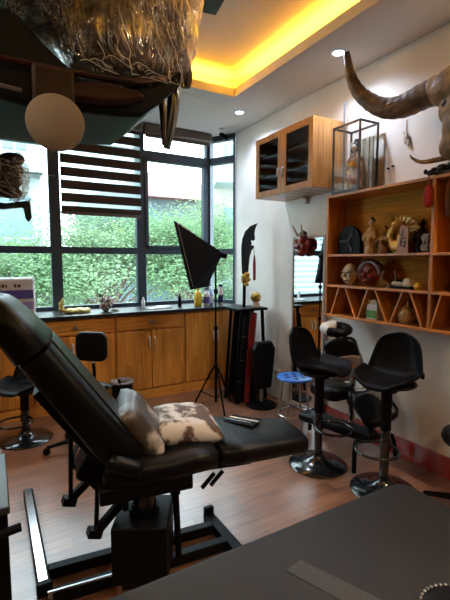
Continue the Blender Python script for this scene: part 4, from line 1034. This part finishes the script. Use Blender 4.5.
# floor frame
obj('floor_crossbar', box(NB(), (.145, 2.27, .025), (.055, .86, .05)), M['black'], t, bevel=.006)
obj('crossbar_trim', box(NB(), (.142, 2.27, .054), (.040, .84, .008)), M['chrome'], t, bevel=.002)
obj('crossbar_cap', box(NB(), (.145, 1.835, .028), (.065, .03, .06)), M['plastic'], t, bevel=.008)
obj('floor_crossbar', box(NB(), (1.0, 1.67, .025), (.055, .54, .05)), M['black'], t, bevel=.006)
obj('crossbar_foot', box(NB(), (1.0, 1.93, .045), (.055, .03, .09)), M['black'], t, bevel=.006)
for dy in (0, -.16):
    p0 = Vector((.17, 1.93+dy, .03)); p1 = Vector((.975, 1.84+dy*.9, .03)); d = p1-p0
    obj('floor_rail', box(NB(), (p0+p1)/2, (d.length, .05, .05), (0, 0, math.atan2(d.y, d.x))), M['black'], t, bevel=.006)
obj('rail_trim', box(NB(), (.30, 1.745, .05), (.30, .008, .03), (0, 0, R(-7))), M['steel'], t)
obj('pedestal_box', box(NB(), (.56, 1.72, .19), (.24, .26, .26), (0, 0, R(-28))), M['black'], t, bevel=.006)
obj('lift_column', cyl(NB(), (.56, 1.72, .31), (.56, 1.72, .50), .055, seg=28), M['gloss'], t, smooth=True)
obj('column_collar', cyl(NB(), (.56, 1.72, .318), (.56, 1.72, .345), .068, seg=28), M['black'], t, smooth=True)
obj('support_strut', tube(NB(), [(.72, 1.70, .055), (.71, 1.72, .50)], .016, 10), M['black'], t, smooth=True)
obj('strut_sleeve', tube(NB(), [(.713, 1.715, .36), (.71, 1.72, .50)], .024, 10), M['black'], t, smooth=True)
obj('seat_mechanism', box(NB(), (.57, 1.76, .475), (.40, .30, .07), (0, 0, th)), M['black'], t, bevel=.01)
# seat and leg cushions, lofted along the chair
def pad_loft(secs, nseg=24, bulge=.5):
    """secs: (center Vector, half width, half thickness, pitch)"""
    bm = NB(); rings = []
    side = Vector((-AX.y, AX.x, 0))
    for c, hw, ht, pt in secs:
        n = Vector((-AX.x*math.sin(pt), -AX.y*math.sin(pt), math.cos(pt)))
        ring = []
        for k in range(nseg):
            a = 2*PI*k/nseg; ca, sa = math.cos(a), math.sin(a)
            u = math.copysign(abs(ca)**bulge, ca); v = math.copysign(abs(sa)**bulge, sa)
            ring.append(bm.verts.new(Vector(c)+side*u*hw+n*v*ht))
        rings.append(ring)
    for A2, B2 in zip(rings, rings[1:]):
        for k in range(nseg): bm.faces.new((A2[k], A2[(k+1) % nseg], B2[(k+1) % nseg], B2[k]))
    bm.faces.new(rings[0]); bm.faces.new(rings[-1]); return bm
def on(s, w, z): p = Vector((.50, 1.86, 0))+AX*s; return Vector((p.x, p.y, z))
S = [(on(-.10, 0, .545), .20, .035, 0), (on(-.08, 0, .55), .245, .058, 0), (on(.05, 0, .545), .255, .062, 0), (on(.20, 0, .54), .25, .058, .02), (on(.30, 0, .548), .245, .06, .03), (on(.40, 0, .545), .235, .056, .03), (on(.42, 0, .545), .20, .035, 0)]
obj('seat_cushion', pad_loft(S), M['leather'], t, smooth=True, angle=70)
S = [(on(.425, 0, .545), .18, .03, 0), (on(.44, 0, .545), .225, .05, 0), (on(.55, 0, .54), .225, .055, .02), (on(.66, 0, .53), .20, .055, -.04), (on(.78, 0, .522), .175, .052, -.04), (on(.87, 0, .518), .165, .052, 0), (on(.905, 0, .517), .15, .045, 0), (on(.92, 0, .517), .11, .025, 0)]
S = [(c+Vector((0, -.035*max(0, (c.x-.9))/.5, 0)), a, d, e) for c, a, d, e in S]
obj('leg_cushion', pad_loft(S), M['leather'], t, smooth=True, angle=70)
b = NB(); box(b, (.93, 1.78, .475), (.50, .05, .03), (0, R(2), th)); box(b, (.93, 1.66, .475), (.30, .03, .03), (0, R(2), th)); obj('leg_frame', b, M['black'], t)
b = NB()
for k in range(2): tube(b, [(.86+.045*k, 1.60+.0*k, .475), (.80+.045*k, 1.61, .415)], .010, 8)
obj('leg_lever', b, M['plastic'], t)
# backrest
bp0 = Vector((.50, 1.86, .60)); bp1 = Vector((.07, 1.90, 1.22))
BS = []
dirb = (bp1-bp0)
pt = math.atan2(dirb.z, dirb.x)  # pitch of the back in the XZ plane
for f, hw, ht in ((-.06, .17, .05), (-.02, .22, .085), (.12, .235, .095), (.30, .235, .088), (.50, .23, .083), (.66, .225, .081), (.775, .22, .078), (.785, .17, .05)):
    BS.append((bp0.lerp(bp1, f)+Vector((0, 0, 0)), hw, ht, PI-pt if False else pt-PI))
obj('backrest', pad_loft(BS), M['leather'], t, smooth=True, angle=70)
BS = []
for f, hw, ht in ((.76, .16, .05), (.79, .218, .082), (.95, .205, .072), (1.05, .19, .060), (1.10, .165, .048), (1.13, .12, .03)):
    BS.append((bp0.lerp(bp1, f)+Vector((-.01*f, 0, .0)), hw, ht, pt-PI))
obj('headrest', pad_loft(BS), M['leather'], t, smooth=True, angle=70)
# edge piping of the back
b = NB(); nn = Vector((math.sin(pt-PI)*-1, 0, math.cos(pt-PI)))
P = [bp0.lerp(bp1, f)+Vector((0, -hw+.012, 0))+nn*(.062) for f, hw in ((.0, .22), (.2, .235), (.5, .23), (.72, .215), (.82, .20))]
tube(b, P, .005, 6); obj('piping', b, M['leather'], t, smooth=True)
obj('back_plate', pad_loft([(bp0.lerp(bp1, f)-nn*.085, .17, .022, pt-PI) for f in (.02, .3, .62)], bulge=.3), M['black'], t, bevel=.004)
# armrests folded and side frames under the back
b = NB()
posts = [((.285, 1.88, .76), (.275, 1.90, .36)), ((.37, 1.72, .70), (.355, 1.76, .27))]
for i, (a, c) in enumerate(posts): obj('frame_post', tube(NB(), [a, c], .010, 8), M['black'], t, smooth=True)
def lerp2(a, c, f): return Vector(a).lerp(Vector(c), f)
for f in (.10, .55): obj('frame_rung', tube(NB(), [lerp2(*posts[0], f), lerp2(*posts[1], f)], .008, 8), M['black'], t)
obj('side_arm', box(NB(), (.37, 1.91, .44), (.27, .035, .035), (0, R(-40), R(0))), M['black'], t, bevel=.005)
obj('side_arm', box(NB(), (.43, 1.74, .35), (.24, .035, .035), (0, R(-42), R(0))), M['black'], t, bevel=.005)
obj('arm_tip', box(NB(), (.27, 1.91, .355), (.06, .05, .035), (0, R(20), 0)), M['black'], t, bevel=.004)
obj('arm_tip', box(NB(), (.345, 1.745, .275), (.06, .05, .035), (0, R(20), 0)), M['black'], t, bevel=.004)
obj('armrest', box(NB(), (.45, 1.625, .60), (.16, .07, .08), (0, R(25), th)), M['leather'], t, bevel=.035, seg=4)
obj('armrest', box(NB(), (.42, 2.14, .62), (.26, .09, .10), (0, R(25), th)), M['leather'], t, bevel=.035, seg=4)
obj('recline_motor', box(NB(), (.40, 1.82, .54), (.20, .20, .13), (0, R(30), th)), M['black'], t, bevel=.02)
obj('motor_rod', cyl(NB(), (.46, 1.66, .47), (.46, 1.66, .39), .014), M['black'], t, smooth=True)

# pillows
b = cushion(NB(), .30, .36, .15, (0, 0, 0)); bmesh.ops.transform(b, matrix=Matrix.Translation((.585, 1.84, .68)) @ rotm(R(8), R(52), R(-12)), verts=b.verts)
tag(obj('cushion', b, M['pillowpale'], smooth=True, angle=90), 'shiny mottled cushion leaning against the back of the tattoo chair', 'cushion')
b = cushion(NB(), .34, .38, .13); bmesh.ops.transform(b, matrix=Matrix.Translation((.82, 1.85, .632)) @ rotm(R(2), R(4), R(-14)), verts=b.verts)
tag(obj('cushion', b, M['pillow'], smooth=True, angle=90), 'brown and white patterned cushion lying flat on the tattoo chair seat', 'cushion')
t = thing('folded_cloth', 'small black folded cloth with white edge on the leg rest', 'cloth', (1.17, 1.85, .58), world=True)
b = NB(); box(b, (1.15, 1.82, .590), (.12, .17, .012), (0, R(2), R(35))); obj('cloth', b, M['cloth_black'], t, bevel=.004)
b = NB(); box(b, (1.16, 1.82, .598), (.016, .17, .004), (0, R(2), R(35))); obj('edge_strip', b, M['white'], t)
b = NB(); box(b, (1.12, 1.82, .598), (.008, .15, .004), (0, R(2), R(35))); obj('edge_strip', b, M['steel'], t)

# ------------------------------------------------------------------ foreground bed and cart
t = thing('massage_bed', 'wide dark grey leather bed filling the lower right foreground', 'bed', (.75, .55, 0), world=True)
b = prism(NB(), roundpoly(-.15, 1.33, .22, .97, .06), 'xy', .545, .62)
obj('mattress', b, M['leather_bed'], t, bevel=.018, seg=4)
obj('frame', bx(NB(), -.10, 1.28, .27, .92, .47, .545), M['black'], t, bevel=.005)
for x in (-.05, 1.23):
    for y in (.31, .88): obj('leg', bx(NB(), x-.025, x+.025, y-.025, y+.025, 0, .47), M['black'], t, bevel=.004)
b = prism(NB(), [(.655, .815), (.715, .825), (.80, .62), (.74, .60)], 'xy', .6195, .6215); obj('repair_patch', b, M['greygrad'], t)
t = thing('beaded_pouch', 'black pouch with beaded rim on the bed at the bottom edge', 'pouch', (.90, .53, .62), world=True)
obj('pouch', lathe(NB(), [(.001, 0), (.085, 0), (.10, .008), (.098, .02), (.085, .026), (.001, .018)], 32, (.90, .475, .621)), M['leather'], t, smooth=True)
b = NB()
for k in range(44): a = 2*PI*k/44; ell(b, (.90+.093*math.cos(a), .475+.093*math.sin(a), .647), .0048, None, 1)
obj('bead_trim', b, M['steel'], t, smooth=True)

t = thing('tool_cart', 'black cart with grey top at the lower left edge', 'cart', (-.25, 1.6, 0), world=True)
obj('body', bx(NB(), -.50, .015, 1.40, 1.78, .06, .665), M['black'], t, bevel=.006)
obj('top', bx(NB(), -.51, .022, 1.385, 1.80, .665, .69), mat('cart_top_grey', (.03, .033, .036), .4), t, bevel=.004)
b = NB(); tube(b, [(-.25, 1.36, .60), (.05, 1.375, .62)], .014, 10); obj('push_handle', b, M['plastic'], t, smooth=True)
b = NB(); tube(b, [(-.22, 1.36, .60), (-.22, 1.405, .60)], .010, 8); tube(b, [(-.03, 1.371, .614), (-.03, 1.405, .61)], .010, 8); obj('handle_bracket', b, M['plastic'], t)
for x in (-.46, -.03):
    for y in (1.44, 1.74): obj('caster', cyl(NB(), (x-.012, y, .03), (x+.012, y, .03), .03), M['plastic'], t, smooth=True)

# ------------------------------------------------------------------ outside
struct('ground_outside', bx(NB(), -30, 50, 4.9, 60, -5.2, -5), mat('street_concrete', (.35, .35, .34), .9))
def bld(name, label, loc, cols, wallm, floors, dims, bal=True, roof=None, win=M['darkglass'], rz=0):
    t = thing(name, label, 'building', loc, rz, group='buildings beyond the windows')
    w, d, h = dims
    obj('wall', bx(NB(), -w/2, w/2, 0, d, 0, h), wallm, t)
    fh = h/floors
    for f in range(floors):
        for c in range(cols):
            x = -w/2+(c+.5)*w/cols
            fr = obj('window', bx(NB(), x-w/cols*.30, x+w/cols*.30, -.06, .02, f*fh+fh*.28, f*fh+fh*.80), M['bwin'], t)
        if bal:
            bb = NB(); bx(bb, -w/2, w/2, -1.0, 0, f*fh, f*fh+.18)
            for k in range(int(w/.35)): bx(bb, -w/2+k*.35, -w/2+k*.35+.05, -1.0, -.95, f*fh+.18, f*fh+1.0)
            bx(bb, -w/2, w/2, -1.02, -.94, f*fh+1.0, f*fh+1.06)
            obj('balcony', bb, M['bwhite'], t)
    if roof: roof(t)
    return t
M['bwhite'] = mat('pale_render', (.30, .35, .35), .8)
M['bcream'] = mat('cream_render', (.32, .30, .25), .8)
M['bgrey'] = mat('bluish_render', (.16, .21, .24), .8)
M['bwin'] = mat('distant_window', (.12, .19, .22), .3)
M['roofred'] = mat('pink_red_roof', (.20, .085, .09), .8, var=.15, scale=3)
M['tealroof'] = mat('teal_roof_sheet', (.09, .18, .17), .7)
bld('apartment_block', 'pale apartment block with balconies seen through the left window', (-.9, 15, -5), 3, M['bwhite'], 4, (5, 4, 12.2))
bld('apartment_block', 'cream apartment block seen through the narrow corner window', (7.4, 10.4, -5), 2, M['bcream'], 4, (3.2, 2.6, 11.5), rz=R(-25))
def lou(t):
    b = NB()
    for k in range(34): box(b, (0, -.12, 4.2+k*.24), (6.8, .16, .06), (R(35), 0, 0))
    obj('louvre', b, M['bwhite'], t)
bld('louvred_building', 'pale louvred building outside that shows in the wall mirror', (-9.0, 14.5, -5), 3, M['bwhite'], 4, (7, 3, 12.6), bal=False, roof=lou)
def rf(t):
    b = NB(); vs = [(-3.1, -.6, 7.9), (3.1, -.6, 7.9), (3.1, 4.6, 7.9), (-3.1, 4.6, 7.9), (-.4, 2, 9.3), (.6, 2, 9.3)]
    V = [b.verts.new(v) for v in vs]
    for f in ((0, 1, 5, 4), (1, 2, 5), (2, 3, 4, 5), (3, 0, 4), (3, 2, 1, 0)): b.faces.new([V[i] for i in f])
    obj('roof', b, M['roofred'], t)
bld('red_roofed_house', 'bluish house with a faded red hipped roof behind the trees', (6.3, 14.5, -4.2), 4, M['bgrey'], 3, (6, 4, 8), bal=False, roof=rf)
bld('low_house', 'low pale house with a teal sheet roof seen below the blind', (3.6, 20.6, -5), 4, M['bwhite'], 2, (5.2, 4, 6.6), bal=False, roof=lambda t: obj('roof', bx(NB(), -2.8, 2.8, -.8, 4.4, 6.6, 6.9), M['tealroof'], t))
def leafmat(nm, c):
    m = mat(nm, c, .6, var=.25, scale=2, spec=.2); nt = m.node_tree; p = nt.nodes['Principled BSDF']
    tr = nt.nodes.new('ShaderNodeBsdfTranslucent'); tr.inputs[0].default_value = (min(1, c[0]*1.3), min(1, c[1]*1.15), c[2], 1)
    mx = nt.nodes.new('ShaderNodeMixShader'); mx.inputs[0].default_value = .45
    nt.links.new(p.outputs[0], mx.inputs[1]); nt.links.new(tr.outputs[0], mx.inputs[2]); nt.links.new(mx.outputs[0], nt.nodes['Material Output'].inputs[0]); return m
LEAF = [leafmat('leaf_%s' % n_, c) for n_, c in (('mid', (.13, .23, .12)), ('pale', (.21, .32, .19)), ('bluish', (.15, .25, .17)))]
M['bark'] = mat('bark', (.10, .07, .05), .9, bump=.5)
def tree(label, x, y, zc, r, n, lm, seed, z0=-5):
    rs = random.Random(seed)
    t = thing('tree', label, 'tree', (x, y, z0), group='trees outside the windows')
    H = zc-z0; b = NB()
    tube(b, smoothpts([(0, 0, 0), (.1, .05, H*.5), (0, 0, H)], 4), [.18-.012*i for i in range(9)], 8)
    tips = []
    for k in range(26):
        a = rs.random()*2*PI; e = rs.random()*1.5-.35; rr = r*(.45+.5*rs.random())
        q = Vector((math.cos(a)*math.cos(e)*rr, math.sin(a)*math.cos(e)*rr, H+math.sin(e)*rr*.9)); tips.append(q)
        m_ = Vector((q.x*.4, q.y*.4, H-.3+q.z*0+(q.z-H)*.3)); tube(b, smoothpts([(0, 0, H-.8), m_, q], 3), [.05, .045, .04, .03, .02, .015, .01], 5)
    obj('trunk', b, M['bark'], t, smooth=True)
    vs, fs = [], []
    for i in range(n):
        q = rs.choice(tips); s = r*.22
        p = q+Vector((rs.gauss(0, s), rs.gauss(0, s), rs.gauss(0, s*.55)))
        a = rs.random()*2*PI; L_ = .045+.04*rs.random(); w_ = L_*.4
        d = Vector((math.cos(a), math.sin(a), rs.gauss(-.2, .35))).normalized(); sd = d.cross(Vector((rs.gauss(0, .4), rs.gauss(0, .4), 1))).normalized()*w_
        k = len(vs); vs += [p, p+d*L_*.5+sd, p+d*L_, p+d*L_*.5-sd]; fs.append((k, k+1, k+2, k+3))
    me = bpy.data.meshes.new('foliage'); me.from_pydata(vs, [], fs); me.materials.append(lm)
    o = bpy.data.objects.new('foliage', me); C.objects.link(o); o.parent = t
TR = [('feathery green tree low outside the left window', .4, 8.4, .6, 1.5, 0, 1), ('pale green tree outside just below the blind', 2.1, 8.8, .9, 1.5, 1, 2),
      ('bright green tree outside left of the softbox', 3.9, 8.6, 1.2, 1.6, 0, 3), ('tree in front of the cream block at the corner window', 5.2, 8.2, .1, 1.3, 2, 4),
      ('darker tree further back beyond the middle window', 2.6, 11.5, 1.6, 1.9, 2, 5), ('tall pale tree beyond the left window', -.9, 11.0, 1.4, 1.8, 1, 6),
      ('tree before the red-roofed house', 5.6, 11.0, 1.7, 1.8, 1, 7)]
for lb, x, y, z, r, li, sd in TR: tree(lb, x, y, z, r, 15000, LEAF[li], sd)

# ------------------------------------------------------------------ light, world, camera
w = bpy.data.worlds.new('World'); bpy.context.scene.world = w; w.use_nodes = True
bg = w.node_tree.nodes['Background']; bg.inputs[0].default_value = (.80, .92, 1, 1); bg.inputs[1].default_value = 4.0
area((.0, YF+.09, 1.94), (-PI/2, 0, 0), 4.8, 2.0, 1, (1, 1, 1), 'window_portal', True)

cam = bpy.data.cameras.new('camera'); co = bpy.data.objects.new('camera', cam); C.objects.link(co)
cam.sensor_fit = 'HORIZONTAL'; cam.sensor_width = 36; cam.lens = 411/450*36
co.location = (0, 0, 1.45); co.rotation_euler = (R(90-5.4), 0, R(-29.8)); cam.clip_start = .02; cam.clip_end = 200
sc = bpy.context.scene; sc.camera = co
sc.view_settings.view_transform = 'Standard'; sc.view_settings.look = 'None'; sc.view_settings.gamma = 1; sc.view_settings.use_curve_mapping = False
sc.view_settings.exposure = 1.42
sc.cycles.use_denoising = True; sc.cycles.max_bounces = 10; sc.cycles.transparent_max_bounces = 16
sc.cycles.caustics_reflective = False; sc.cycles.caustics_refractive = False; sc.cycles.sample_clamp_indirect = 6
